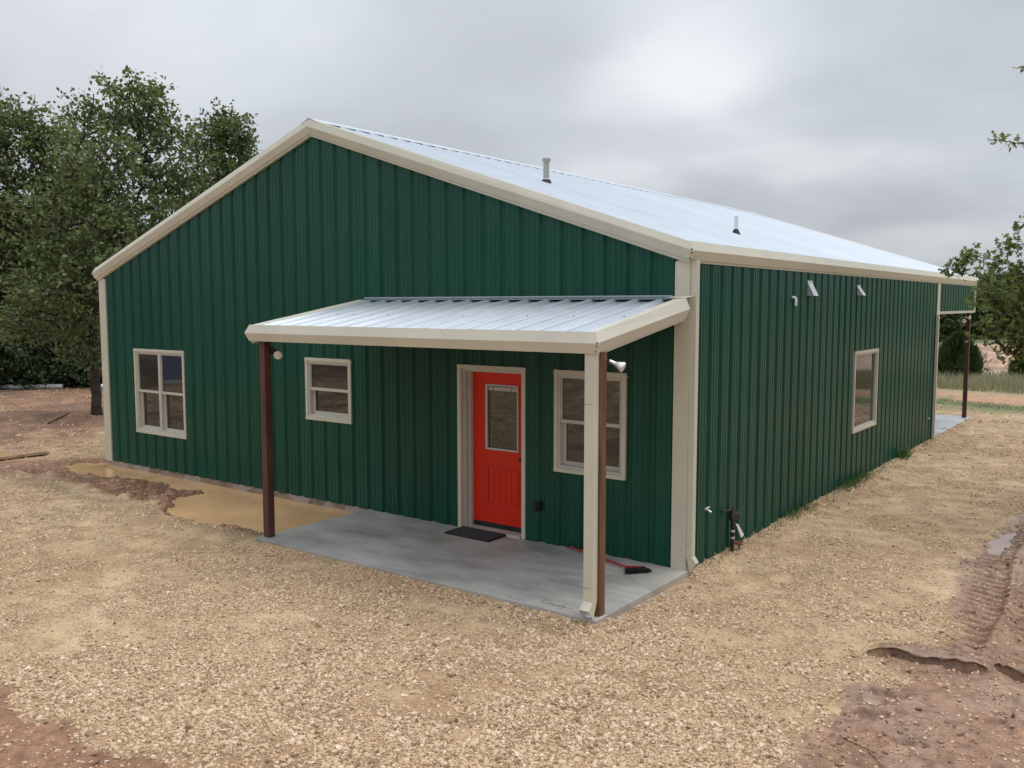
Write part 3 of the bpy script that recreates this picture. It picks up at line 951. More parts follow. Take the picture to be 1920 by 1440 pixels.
# joints and rivets of the mitred corner
mb = MB()
for o, v in ((0.05, -0.01), (0.10, -0.062), (0.092, -0.10), (0.066, -0.155)):
    mb.box(o - 0.002, o + 0.014, -0.035 - o - 0.012, -0.035 - o + 0.002, ZE + v - 0.007, ZE + v + 0.007)
for y in (6.1, 12.2):
    mb.add([(o + 0.0025, y + dy, ZE + v) for dy in (0, 0.012) for o, v in ((0.046, 0.0), (0.102, -0.072), (0.061, -0.172))], [(0, 1, 4, 3), (1, 2, 5, 4)])
mb.build('trim_rivet', M['darkbrown'], bld)['kind'] = 'stuff'
# ridge cap resting on the ribs (gaps between ribs stay open and dark)
mb = MB(); sec = []
for x, dz in ((XR + 0.19, 0.036), (XR, 0.052), (XR - 0.19, 0.036)):
    sec.append((x, zr(x) + dz))
sec = [(x, z + 0.005) for x, z in sec]
ring = sec + [(x, z - 0.004) for x, z in sec[::-1]]
mb.loft([[(x, -0.10, z) for x, z in ring], [(x, FAR + 0.06, z) for x, z in ring]])
mb.build('ridge_cap', M['roof'], bld)

# soffit/J strip shadow line under rake on the gable: small dark closure behind trim
# corner trims
def corner(x0, x1, y0, y1):
    mb = MB()
    mb.box(x0, x1, y0, y1, -0.02, 3.55)
    return mb
c1 = MB(); c1.box(-0.135, -0.12, -0.050, 0.0, 0.0, 3.49); c1.box(-0.12, 0.043, -0.047, 0.0, 0.0, 3.50); c1.box(0.0, 0.043, 0.0, 0.10, 0.0, 3.50)
c1.build('corner_trim', M['beige'], bld)
c1 = MB(); c1.box(-W - 0.043, -W + 0.17, -0.047, 0.0, 0.02, 3.50); c1.box(-W + 0.17, -W + 0.185, -0.050, 0.0, 0.02, 3.50); c1.box(-W - 0.037, -W, 0.0, 0.12, 0.02, 3.50)
c1.build('corner_trim', M['beige'], bld)
c1 = MB(); c1.box(0.0, 0.045, LEN - 0.16, LEN + 0.10, -0.02, 3.50); c1.box(-0.15, 0.0, LEN + 0.0, LEN + 0.10, -0.02, 3.50)
c1.build('corner_trim', M['beige'], bld)
c1 = MB(); c1.box(-0.03, 0.045, FAR - 0.10, FAR + 0.012, 2.80, 3.50)
c1.build('corner_trim', M['beige'], bld)
c1 = MB(); c1.box(-0.02, 0.046, LEN + 0.10, FAR - 0.10, 2.79, 2.85)
c1.build('base_trim', M['beige'], bld)
# thin downspout on the far corner
c1 = MB(); c1.box(0.046, 0.10, LEN - 0.245, LEN - 0.165, 0.02, 2.72); c1.box(0.046, 0.09, LEN - 0.23, LEN - 0.18, 2.72, 2.78)
c1.build('downspout', M['beige'], bld)


def downspout(x0, x1, y0, y1, ztop, kick, zk):
    """rectangular pipe with an open kicked-out end; kick = (dx, dy)"""
    ds = MB(); th = 0.004
    def ring(dx, dy, z, e=0.0):
        return [(x0 + dx + e, y0 + dy + e, z), (x1 + dx - e, y0 + dy + e, z), (x1 + dx - e, y1 + dy - e, z), (x0 + dx + e, y1 + dy - e, z)]
    top = ring(0, 0, ztop); kn = ring(0, 0, zk)
    # the end is cut so that the outer wall is higher (open mouth facing outwards)
    end = []
    for (x, y, z) in ring(kick[0], kick[1], 0.0):
        outer = (kick[1] < 0 and y < (y0 + y1) / 2 + kick[1]) or (kick[0] > 0 and x > (x0 + x1) / 2 + kick[0])
        end.append((x, y, (FLOOR + 0.085) if outer else FLOOR - 0.02))
    ds.loft([top, kn, end], True, caps=False)
    o = ds.build('downspout', M['beige'], bld)
    li = MB()
    kn2 = ring(0, 0, zk, th); end2 = []
    for (x, y, z), (ex, ey, ez) in zip(ring(kick[0], kick[1], 0.0, th), end):
        end2.append((x, y, ez - 0.002))
    li.loft([kn2, end2], True, caps=False)
    li.add(kn2, [(0, 1, 2, 3)])
    li.build('lining', M['steel'], o)
    st_ = MB()
    for z in (0.32, ztop - 0.5):
        st_ = MB(); st_.box(x0 - 0.002, x1 - 0.02, y0 - 0.002, y0 - 0.0005, z, z + 0.002)
        st_.build('strap', M['bark'], o)
    return o
downspout(0.045, 0.115, -0.03, 0.05, 3.50, (0.05, 0.0), 0.19)

# ---- windows
def window(name, wd, place, lower_split=True, units=1, label=None):
    a, b_, z0, z1 = wd
    def bx(mb, u0, u1, o0, o1, zz0, zz1, bev=0):
        p = place(u0, o0, zz0); q = place(u1, o1, zz1)
        mb.box(p[0], q[0], p[1], q[1], p[2], q[2], bev)
    root = empty(name, (0, 0, 0), bld)
    if label: root['label'] = label
    tr = MB(); T = 0.048
    bx(tr, a, b_, -0.01, 0.050, z1 - T, z1); bx(tr, a, b_, -0.01, 0.050, z0, z0 + T)
    bx(tr, a, a + T, -0.01, 0.047, z0 + T, z1 - T); bx(tr, b_ - T, b_, -0.01, 0.047, z0 + T, z1 - T)
    bx(tr, a - 0.02, b_ + 0.03, 0.034, 0.044, z1 - 0.045, z1 - 0.036)   # drip lip ends stick out
    tr.build('trim', M['beige'], root)
    a += T; b_ -= T; z0 += T; z1 -= T
    fr = MB(); fw = 0.034
    wU = (b_ - a) / units
    for k in range(units):
        ua = a + k * wU; ub = ua + wU
        bx(fr, ua, ub, -0.09, 0.030, z1 - fw, z1); bx(fr, ua, ub, -0.09, 0.030, z0, z0 + fw)
        bx(fr, ua, ua + fw, -0.09, 0.028, z0 + fw, z1 - fw); bx(fr, ub - fw, ub, -0.09, 0.028, z0 + fw, z1 - fw)
    fr.build('frame', M['vinyl'], root)
    zm = (z0 + z1) / 2
    for k in range(units):
        ua = a + k * wU + fw; ub = a + (k + 1) * wU - fw
        if lower_split:
            sa = MB()
            bx(sa, ua, ub, -0.06, 0.018, zm - 0.02, zm + 0.022)
            bx(sa, ua, ua + 0.045, -0.075, -0.035, z0 + fw, zm - 0.02); bx(sa, ub - 0.03, ub, -0.075, -0.035, z0 + fw, zm - 0.02)
            bx(sa, ua + 0.045, ub - 0.03, -0.075, -0.035, z0 + fw, z0 + fw + 0.05)
            bx(sa, ua, ub, -0.02, 0.012, z1 - fw - 0.018, z1 - fw); bx(sa, ua, ua + 0.016, -0.02, 0.010, zm + 0.022, z1 - fw - 0.018); bx(sa, ub - 0.016, ub, -0.02, 0.010, zm + 0.022, z1 - fw - 0.018)
            sa.build('sash', M['vinyl'], root)
            p1 = MB(); bx(p1, ua + 0.014, ub - 0.014, -0.012, -0.006, zm + 0.02, z1 - fw - 0.016); p1.build('pane', M['glass'], root)
            p2 = MB(); bx(p2, ua + 0.043, ub - 0.028, -0.060, -0.054, z0 + fw + 0.045, zm - 0.018); p2.build('pane', M['glass'], root)
        else:
            p1 = MB(); bx(p1, ua - 0.002, ub + 0.002, -0.012, -0.006, z0 + fw - 0.002, z1 - fw + 0.002); p1.build('pane', M['glass'], root)
    return root
window('window', WINS_F[0], front, True, 2, 'wide four-pane window near the left corner')
window('window', WINS_F[1], front, True, 1, 'small square window beside the red-brown porch post')
window('window', WINS_F[2], front, True, 1, 'tall window under the porch roof, behind the downspout')
window('window', WIN_R, side, False, 1, 'single-pane window in the long side wall')

# ---- door
dx0, dx1, dz0, dz1 = DOOR
tr = MB(); T = 0.055
tr.box(dx0 - T, dx0, -0.052, 0.02, FLOOR, dz1 + T); tr.box(dx1, dx1 + T, -0.052, 0.02, FLOOR, dz1 + T)
tr.box(dx0, dx1, -0.049, 0.02, dz1, dz1 + T)
tr.build('door_trim', M['beige'], bld)
jb = MB()
jb.box(dx0 - 0.001, dx0 + 0.028, 0.02, 0.16, FLOOR, dz1); jb.box(dx1 - 0.028, dx1 + 0.001, 0.02, 0.16, FLOOR, dz1)
jb.box(dx0 + 0.028, dx1 - 0.028, 0.02, 0.16, dz1 - 0.035, dz1)
jb.box(dx0 + 0.028, dx0 + 0.062, 0.09, 0.16, FLOOR, dz1 - 0.035); jb.box(dx1 - 0.05, dx1 - 0.028, 0.09, 0.16, FLOOR, dz1 - 0.035)
jb.build('door_jamb', M['vinyl'], bld)
th = MB(); th.box(dx0 + 0.03, dx1 - 0.03, -0.05, 0.13, FLOOR - 0.02, FLOOR + 0.02, bev=0.006)
th.build('threshold', M['vinyl'], bld)
DY = 0.14
d0, d1, e0, e1 = dx0 + 0.063, dx1 - 0.052, 0.115, 2.135
G = (-2.955, -2.415, 1.105, 1.975)        # lite frame outline
P = (-2.945, -2.395, 0.375, 0.885)        # lower raised panel
door = MB()
# slab with the lite opening left open
door.box(d0, G[0] + 0.01, DY, DY + 0.04, e0, e1); door.box(G[1] - 0.01, d1, DY, DY + 0.04, e0, e1)
door.box(G[0] + 0.01, G[1] - 0.01, DY, DY + 0.04, G[3] - 0.01, e1); door.box(G[0] + 0.01, G[1] - 0.01, DY, DY + 0.04, e0, G[2] + 0.01)
dr = door.build('door', M['red'], bld)
dr['label'] = 'red front door with a half-height glass lite'
mo = MB(); bw = 0.03
for (q0, q1, r0, r1) in ((P[0], P[1], P[3] - bw, P[3]), (P[0], P[1], P[2], P[2] + bw), (P[0], P[0] + bw, P[2] + bw, P[3] - bw), (P[1] - bw, P[1], P[2] + bw, P[3] - bw)):
    mo.box(q0, q1, DY - 0.014, DY + 0.002, r0, r1, bev=0.005)
mo.build('panel_moulding', M['red'], dr)
npl = 5; pw = (P[1] - P[0] - 2 * bw - 0.02) / npl
for k in range(npl):
    pm = MB(); pm.box(P[0] + bw + 0.01 + k * pw + 0.004, P[0] + bw + 0.01 + (k + 1) * pw - 0.004, DY - 0.007, DY + 0.002, P[2] + bw + 0.012, P[3] - bw - 0.012, bev=0.003)
    pm.build('plank', M['red'], dr)
lf = MB(); lw = 0.035
for (q0, q1, r0, r1) in ((G[0], G[1], G[3] - lw * 0.7, G[3]), (G[0], G[1], G[2], G[2] + lw * 0.7), (G[0], G[0] + lw, G[2] + lw * 0.7, G[3] - lw * 0.7), (G[1] - lw * 0.6, G[1], G[2] + lw * 0.7, G[3] - lw * 0.7)):
    lf.box(q0, q1, DY - 0.016, DY + 0.01, r0, r1, bev=0.004)
lf.build('lite_frame', M['vinyl'], dr)
gp = MB(); gp.box(G[0] + 0.02, G[1] - 0.015, DY + 0.012, DY + 0.018, G[2] + 0.015, G[3] - 0.015); gp.build('pane', M['glass'], dr)
bd = MB()
for (q0, q1) in ((G[0] + 0.045, G[0] + 0.12), (G[0] + 0.13, G[1] - 0.12), (G[1] - 0.11, G[1] - 0.03)):
    bd.box(q0, q1, DY + 0.002, DY + 0.011, G[3] - 0.085, G[3] - 0.035, bev=0.003)
bd.build('blind_headrail', M['vinyl'], dr)
sw = MB(); sw.box(d0, d1, DY - 0.004, DY + 0.03, FLOOR + 0.015, e0 + 0.002); sw.build('door_sweep', M['black'], dr)
kb = MB(); kx, kz = -2.345, 1.03
kb.tube([(kx, DY, kz), (kx, DY - 0.008, kz)], 0.034, 16); kb.tube([(kx, DY - 0.008, kz), (kx, DY - 0.035, kz)], 0.014, 10)
kb.tube([(kx, DY - 0.033, kz), (kx, DY - 0.042, kz), (kx, DY - 0.058, kz), (kx, DY - 0.068, kz)], [0.018, 0.029, 0.029, 0.016], 14)
kb.build('knob', M['black'], dr, True)
kb = MB(); kb.tube([(kx, DY, 1.175), (kx, DY - 0.012, 1.175), (kx, DY - 0.018, 1.175)], [0.031, 0.031, 0.022], 16); kb.build('deadbolt', M['black'], dr, True)

# wall outlet with weather cover
ob = MB(); ob.box(-2.045, -1.945, -0.075, -0.001, 0.435, 0.555, bev=0.012); ob.box(-2.03, -1.96, -0.105, -0.073, 0.445, 0.545, bev=0.012); ob.build('outlet_cover', M['black'], bld)

# ---- porch
SLOPE = 1 / 6.0
YF = -1.985
zp = lambda y: 2.735 + (y - YF) * SLOPE
PX0, PX1 = -5.00, 0.005
cuts = [PX0 + 0.02] + [c_ for c_ in np.arange(PX0 + 0.02 + 3 * PER, PX1 - 0.1, 3 * PER)] + [PX1 - 0.02]
porch_roof = empty('porch_roof', (0, 0, 0), bld)
for i in range(len(cuts) - 1):
    pts = profile(cuts[i], cuts[i + 1], PX0 + 0.16)
    mb = MB()
    for (ua, ha), (ub, hb) in zip(pts[:-1], pts[1:]):
        if max(ha, hb) > 0.001:
            mb.add([(ua, YF - 0.03, zp(YF - 0.03) - 0.002), (ub, YF - 0.03, zp(YF - 0.03) - 0.002), (ub, YF - 0.03, zp(YF - 0.03) + hb), (ua, YF - 0.03, zp(YF - 0.03) + ha)], [(0, 1, 2, 3)])
        mb.add([(ua, YF - 0.03, zp(YF - 0.03) + ha), (ub, YF - 0.03, zp(YF - 0.03) + hb), (ub, -0.04, zp(-0.04) + hb), (ua, -0.04, zp(-0.04) + ha)], [(0, 1, 2, 3)])
    mb.build('roof_panel', M['roof'], porch_roof)
mb = MB()
for x in np.arange(PX0 + 0.16, PX1, PER):
    for dx in (0.06, 0.20):
        for y in (YF + 0.06, -1.05):
            if y > -1.5 and rnd.random() < 0.5: continue
            z = zp(y) + 0.001; s = 0.0075
            mb.add([(x + dx - s, y - s, z), (x + dx + s, y - s, z), (x + dx + s, y + s, z), (x + dx - s, y + s, z), (x + dx, y, z + 0.009)], [(0, 1, 4), (1, 2, 4), (2, 3, 4), (3, 0, 4)])
mb.build('roof_screw', M['darkbrown'], porch_roof)['kind'] = 'stuff'
# front gutter and side rakes, mitred
PSEC = [(-0.10, 0.040), (0.040, 0.044), (0.085, -0.072), (0.045, -0.172), (0.025, -0.172), (0.025, -0.200), (-0.01, -0.200), (-0.01, -0.01), (-0.10, 0.030)]
PGUT = [(0.032, -0.010), (0.040, 0.033), (0.085, -0.072), (0.045, -0.172), (0.0, -0.172), (0.0, -0.03)]
mb = MB()
mb.loft([[(PX0 - o - 0.001, YF - o, zp(YF) + v) for o, v in PGUT], [(PX1 + o + 0.001, YF - o, zp(YF) + v) for o, v in PGUT]])
mb.build('eave_gutter', M['beige'], porch_roof)
for s, px_ in ((-1, PX0), (1, PX1)):
    yb_ = -0.13 if s > 0 else -0.042
    mb = MB()
    mb.loft([[(px_ + s * o, YF - o, zp(YF) + v - (0.02 if v > 0.03 else 0)) for o, v in PSEC], [(px_ + s * o, yb_, zp(yb_) + v) for o, v in PSEC]])
    mb.build('rake_trim', M['beige'], porch_roof)
mb = MB()
for o, v in ((0.03, -0.005), (0.082, -0.066), (0.076, -0.10), (0.05, -0.15)):
    mb.box(PX1 + o - 0.003, PX1 + o + 0.009, YF - o - 0.009, YF - o + 0.003, zp(YF) + v - 0.006, zp(YF) + v + 0.006)
mb.build('trim_rivet', M['darkbrown'], porch_roof)['kind'] = 'stuff'
# wall flashing on top of the ribs
mb = MB()
fl = [(-0.040, 0.062), (-0.042, 0.050), (-0.145, 0.040)]
ring = [(y, zp(-0.155) + dz + (y + 0.155) * SLOPE) for y, dz in fl]
ring = ring + [(y - 0.002, z - 0.004) for y, z in ring[::-1]]
mb.loft([[(PX0 - 0.03, y, z) for y, z in ring], [(PX1 - 0.17, y, z) for y, z in ring]])
M['flash'] = simple('flashing_steel', (0.34, 0.39, 0.41), 0.4, metal=0.6, var=0.1, vscale=3)
mb.build('wall_flashing', M['flash'], porch_roof)
mb = MB()
z0 = zp(-0.14) + 0.05
mb.add([(PX1 - 0.17, -0.16, z0), (PX1 + 0.03, -0.16, z0 - 0.004), (PX1 + 0.11, -0.055, z0 + 0.024), (PX1 - 0.17, -0.05, z0 + 0.02)] + [(PX1 - 0.17, -0.16, z0 - 0.005), (PX1 + 0.03, -0.16, z0 - 0.009), (PX1 + 0.11, -0.055, z0 + 0.019), (PX1 - 0.17, -0.05, z0 + 0.015)],
       [(0, 1, 2, 3), (7, 6, 5, 4), (0, 4, 5, 1), (1, 5, 6, 2), (2, 6, 7, 3), (3, 7, 4, 0)])
mb.build('corner_flashing', M['beige'], porch_roof)
# frame under the sheets
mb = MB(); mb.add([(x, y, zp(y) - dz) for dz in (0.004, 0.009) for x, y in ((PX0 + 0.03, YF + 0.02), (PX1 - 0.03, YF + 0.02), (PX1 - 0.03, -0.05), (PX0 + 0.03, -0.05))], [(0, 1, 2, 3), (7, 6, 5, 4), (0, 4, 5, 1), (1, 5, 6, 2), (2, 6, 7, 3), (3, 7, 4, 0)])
mb.build('added_shade_board', M['darkbrown'], porch_roof)  # added unseen dark sheet, cuts bounce light to deepen the porch shade
mb = MB(); mb.box(PX0 + 0.05, PX1 - 0.02, -1.93, -1.83, 2.575, 2.70); mb.build('header_beam', M['redox'], porch_roof)
mb = MB(); mb.box(PX0 + 0.05, PX1 - 0.02, -0.10, -0.036, 2.85, 2.98); mb.build('ledger', M['redox'], porch_roof)
for x in np.linspace(PX0 + 0.06, PX1 - 0.09, 6):
    mb = MB(); mb.add([(xx, y, zp(y) - dz) for xx in (x, x + 0.05) for y, dz in ((-1.98, 0.01), (-0.04, 0.01), (-0.04, 0.12), (-1.98, 0.12))], [(0, 1, 2, 3), (7, 6, 5, 4), (0, 4, 5, 1), (1, 5, 6, 2), (2, 6, 7, 3), (3, 7, 4, 0)])
    mb.build('rafter', M['redox'], porch_roof)
for (x, y, z) in ((-3.43, -0.9, 2.72), (-2.02, -1.0, 2.70)):
    wmb = MB()
    for k in range(3):
        wmb.tube([(x + 0.02 * k, y, z + 0.2), (x + 0.02 * k, y, z + 0.02), (x + 0.03 * k - 0.02, y - 0.01, z - 0.05), (x + 0.05 * k - 0.05, y, z - 0.09)], 0.006, 6)
    wmb.build('wire', M['copper'], porch_roof)
# posts
lp = MB(); lp.box(-4.995, -4.89, -1.925, -1.82, FLOOR, 2.574, bev=0.008)
o = lp.build('porch_post', M['redox'], bld); o['label'] = 'red-brown square steel post'
rp = MB(); rp.box(-0.052, 0.050, -1.922, -1.82, FLOOR, 2.574, bev=0.005)
o = rp.build('porch_post', M['wood'], bld); o['label'] = 'stained wooden post behind the beige downspout'
downspout(-0.078, 0.026, -2.012, -1.926, 2.585, (0.0, -0.07), 0.19)
# far porch
mb = MB(); mb.box(-0.14, -0.04, FAR - 0.16, FAR - 0.06, 0.0, 2.80, bev=0.006); mb.build('porch_post', M['redox'], bld)
mb = MB(); mb.box(-W + 0.04, -W + 0.14, FAR - 0.16, FAR - 0.06, 0.0, 2.80, bev=0.006); mb.build('porch_post', M['redox'], bld)
mb = MB(); mb.box(-6.12, -6.02, FAR - 0.16, FAR - 0.06, 0.0, 2.80, bev=0.006); mb.build('porch_post', M['redox'], bld)
mb = MB(); mb.box(-W + 0.02, -0.02, FAR - 0.17, FAR - 0.05, 2.80, 3.05); mb.build('header_beam', M['redox'], bld)
wall_panels(-W + 0.02, -0.03, 3.05, lambda u: zr(u) - 0.12, lambda u, o, z: (u, FAR - 0.04 + o, z), phase=-0.1)

# ---- roof pipes and wall vents (parts of the building)
vp = empty('roof_vent', (0, 0, 0), bld)
vx, vy = -3.60, 2.48; vz_ = zr(vx)
a_ = MB(); a_.tube([(vx, vy, vz_ - 0.02), (vx, vy, vz_ + 0.37)], 0.047, 18); a_.build('pipe', M['pvc'], vp, True)
a_ = MB(); a_.tube([(vx, vy, vz_ + 0.335), (vx, vy, vz_ + 0.345), (vx, vy, vz_ + 0.38), (vx, vy, vz_ + 0.39)], [0.058, 0.066, 0.066, 0.045], 18); a_.build('cap', M['pvc'], vp, True)
a_ = MB(); a_.tube([(vx, vy, vz_ + 0.05), (vx, vy, vz_ + 0.08)], 0.054, 18); a_.build('collar', M['white'], vp, True)
a_ = MB(); a_.tube([(vx, vy, vz_ - 0.03), (vx, vy, vz_ + 0.035), (vx, vy, vz_ + 0.06)], [0.10, 0.075, 0.062], 18); a_.build('boot', M['black'], vp, True)
vp = empty('roof_vent', (0, 0, 0), bld)
vx, vy = -1.18, 4.11; vz_ = zr(vx)
a_ = MB(); a_.tube([(vx, vy, vz_), (vx, vy, vz_ + 0.295)], 0.030, 14); a_.build('pipe', M['white'], vp, True)
a_ = MB(); a_.tube([(vx, vy, vz_ - 0.03), (vx, vy, vz_ + 0.02), (vx, vy, vz_ + 0.10)], [0.085, 0.07, 0.033], 16); a_.build('boot', M['black'], vp, True)


def hood(y, z, wd, h):
    hd = MB()
    x0, x1 = 0.041, 0.041 + 0.10
    # sloping flap with side cheeks
    vs = [(x0, y - wd / 2, z + h / 2), (x0, y + wd / 2, z + h / 2), (x1, y + wd / 2, z - h / 2), (x1, y - wd / 2, z - h / 2), (x0, y - wd / 2, z - h / 2), (x0, y + wd / 2, z - h / 2)]
    hd.add(vs, [(0, 1, 2, 3), (0, 3, 4), (1, 5, 2)])
    hd.box(x0 - 0.002, x0 + 0.006, y - wd / 2 - 0.01, y + wd / 2 + 0.01, z + h / 2 - 0.01, z + h / 2 + 0.02)
    hd.build('vent_hood', M['steel'], bld)
hood(3.93, 3.24, 0.20, 0.20)
hood(6.40, 3.24, 0.17, 0.15)
el = MB()
el.tube([(0.0, 3.26, 3.11), (0.045, 3.26, 3.115), (0.065, 3.26, 3.105), (0.075, 3.26, 3.085), (0.075, 3.26, 3.0)], [0.02, 0.02, 0.022, 0.02, 0.02], 12)
el.build('drain_elbow', M['white'], bld, True)
sp = MB()
sp.tube([(0.0, 0.50, 0.62), (0.06, 0.50, 0.62), (0.10, 0.50, 0.60)], 0.014, 8); sp.tube([(0.05, 0.44, 0.645), (0.05, 0.56, 0.645)], 0.012, 8); sp.tube([(0.05, 0.50, 0.62), (0.05, 0.50, 0.65)], 0.008, 8)
sp.build('hose_bib', M['steel'], bld, True)
sp = MB(); sp.box(0.034, 0.06, 12.0, 12.14, 0.50, 0.515); sp.build('conduit_stub', M['pvc'], bld)

# ------------------------------------------------------------------ slabs
mb = MB(); mb.box(-5.04, 0.075, -2.02, -0.021, -0.30, FLOOR - 0.006, bev=0.010)
slab = tag(mb.build('porch_slab', M['concrete'], None), 'grey trowelled concrete slab under the front porch', kind='structure')
mb = MB(); mb.box(-W - 0.01, 0.02, LEN + 0.001, 17.35, -0.30, 0.012, bev=0.010)
tag(mb.build('porch_slab', M['paleconc'], None), 'pale concrete slab under the far porch', kind='structure')
# scratched signature in the slab edge
strokes = [[(0.07, 0.09), (0.03, 0.11), (0.0, 0.07), (0.0, 0.03), (0.03, 0.0), (0.08, 0.01)], [(0.10, 0.0), (0.105, 0.05), (0.12, 0.055)],
           [(0.15, 0.05), (0.13, 0.03), (0.14, 0.0), (0.165, 0.01), (0.165, 0.04), (0.15, 0.05)], [(0.18, 0.05), (0.19, 0.0), (0.205, 0.04), (0.22, 0.0), (0.235, 0.055)],
           [(0.28, 0.05), (0.255, 0.04), (0.255, 0.0), (0.285, 0.01), (0.29, 0.12)], [(0.31, 0.05), (0.32, 0.01), (0.345, 0.05), (0.33, -0.05), (0.30, -0.06)],
           [(0.37, 0.03), (0.40, 0.02), (0.42, 0.04), (0.45, 0.02)]]
mb = MB()
for s in strokes:
    mb.tube([(-0.66 + a * 0.85, -1.90 + b2 * 0.9 - a * 0.05, FLOOR - 0.0065) for a, b2 in s], 0.0028, 5)
mb.build('scratched_writing', M['bark'], slab)

# ------------------------------------------------------------------ movable things
# doormat
mat_ = empty('doormat', (-2.85, -0.24, FLOOR))
tag(mat_, 'black rubber doormat on the slab in front of the red door', 'doormat')
mb = MB()
mb.box(-0.37, 0.37, -0.18, 0.22, -0.004, 0.012, bev=0.004); mb.build('base', M['black'], mat_)
for k in range(9):
    y = -0.16 + k * 0.044
    r = MB(); pts = [(-0.36 + i * 0.06, y + 0.006 * (i % 2), 0.014) for i in range(13)]
    r.tube(pts, 0.011, 6); r.build('ridge', M['black'], mat_)
# broom lying on the slab
br = empty('broom', (-0.51, -0.40, FLOOR))
tag(br, 'red-handled broom with black bristles lying on the porch slab', 'broom')
Zb = 0.0
h0, h1 = Vector((-1.05, 0.325, 0.035)), Vector((0.0, 0.0, 0.022))
mb = MB(); mb.tube([h0.lerp(h1, 0.09), h1], 0.0125, 10); mb.build('handle', M['broomred'], br, True)
mb = MB(); mb.tube([h0, h0.lerp(h1, 0.10)], 0.0145, 10); mb.build('grip', M['black'], br, True)
dirv = Vector((0.32, -0.02, 0)).normalized()
# head: angled block, bristles fan out from it
A = Vector((-0.02, -0.05, 0.03)); B = Vector((0.19, 0.125, 0.03))
mb = MB()
nrm = Vector((0.62, -0.55, 0)).normalized()
perp = Vector((-nrm.y, nrm.x, 0))
c0 = Vector((0.02, -0.015, 0.026))
mb.loft([[tuple(h1 + Vector((0, 0, dz)) + perp * s) for s, dz in ((-0.02, -0.016), (0.02, -0.016), (0.02, 0.016), (-0.02, 0.016))],
         [tuple(Vector((0.085, 0.015, 0.024)) + perp * s + Vector((0, 0, dz))) for s, dz in ((-0.105, -0.02), (0.115, -0.02), (0.115, 0.016), (-0.105, 0.016))],
         [tuple(Vector((0.11, -0.005, 0.024)) + perp * s + Vector((0, 0, dz))) for s, dz in ((-0.11, -0.022), (0.12, -0.022), (0.12, 0.018), (-0.11, 0.018))]])
mb.build('head', M['broomred'], br)
mb = MB(); rb = random.Random(5)
for k in range(90):
    s = -0.105 + 0.22 * (k % 30) / 29; lay = (k // 30)
    p0 = Vector((0.11, -0.005, 0.012 + lay * 0.011)) + perp * s
    p1 = p0 + nrm * (0.105 + rb.uniform(-0.012, 0.012)) + perp * (s * 0.35 + rb.uniform(-0.01, 0.01))
    p1.z = max(0.006, 0.010 + lay * 0.012 + rb.uniform(-0.004, 0.004))
    mb.tube([p0, p1], [0.0075, 0.006], 4)
o = mb.build('bristles', M['black'], br)
# gas riser by the side wall
gr = empty('gas_riser', (0.12, 1.10, -0.05))
tag(gr, 'black iron gas riser with valve and white tag beside the corrugated side wall', 'gas pipe')
mb = MB(); mb.tube([(0, 0, -0.02), (0, 0, 0.50)], 0.021, 12); mb.build('pipe', M['iron'], gr, True)
for z, mt in ((0.26, 'iron'), (0.30, 'steel'), (0.215, 'steel'), (0.34, 'iron')):
    mb = MB(); mb.tube([(0, 0, z), (0, 0, z + 0.025)], 0.029, 10); mb.build('coupling', M[mt], gr, True)
mb = MB(); mb.tube([(0, 0, 0.44), (0, 0, 0.46), (0, 0, 0.53), (0, 0, 0.56)], [0.03, 0.05, 0.05, 0.03], 14); mb.tube([(0, 0.0, 0.52), (0.03, 0.09, 0.50), (0.035, 0.12, 0.495)], [0.035, 0.04, 0.025], 12)
mb.build('valve', M['iron'], gr, True)
mb = MB(); mb.tube([(0, 0, 0.57), (-0.01, -0.10, 0.585), (-0.03, -0.26, 0.60)], [0.016, 0.014, 0.012], 8); mb.tube([(0, 0, 0.55), (0, 0, 0.60)], 0.012, 8); mb.build('lever', M['iron'], gr, True)
mb = MB(); mb.tube([(0, 0, 0.17), (0.02, 0.05, 0.165), (0.04, 0.10, 0.14), (0.05, 0.16, 0.12)], [0.02, 0.02, 0.026, 0.02], 10); mb.tube([(0.045, 0.12, 0.13), (0.045, 0.115, 0.0)], 0.008, 6); mb.build('side_fitting', M['rust'], gr, True)
mb = MB()
tv = [Vector((0.03, 0.02, 0.40)), Vector((0.035, 0.085, 0.385)), Vector((0.055, 0.225, 0.225)), Vector((0.05, 0.155, 0.20))]
off = Vector((0.003, -0.002, 0.0))
mb.add([tuple(v) for v in tv] + [tuple(v + off) for v in tv], [(0, 1, 2, 3), (7, 6, 5, 4), (0, 4, 5, 1), (1, 5, 6, 2), (2, 6, 7, 3), (3, 7, 4, 0)])
mb.build('tag', M['white'], gr)
mb = MB(); mb.tube([(0.015, 0.0, 0.43), (0.032, 0.05, 0.385)], 0.003, 5); mb.build('tag_wire', M['copper'], gr)


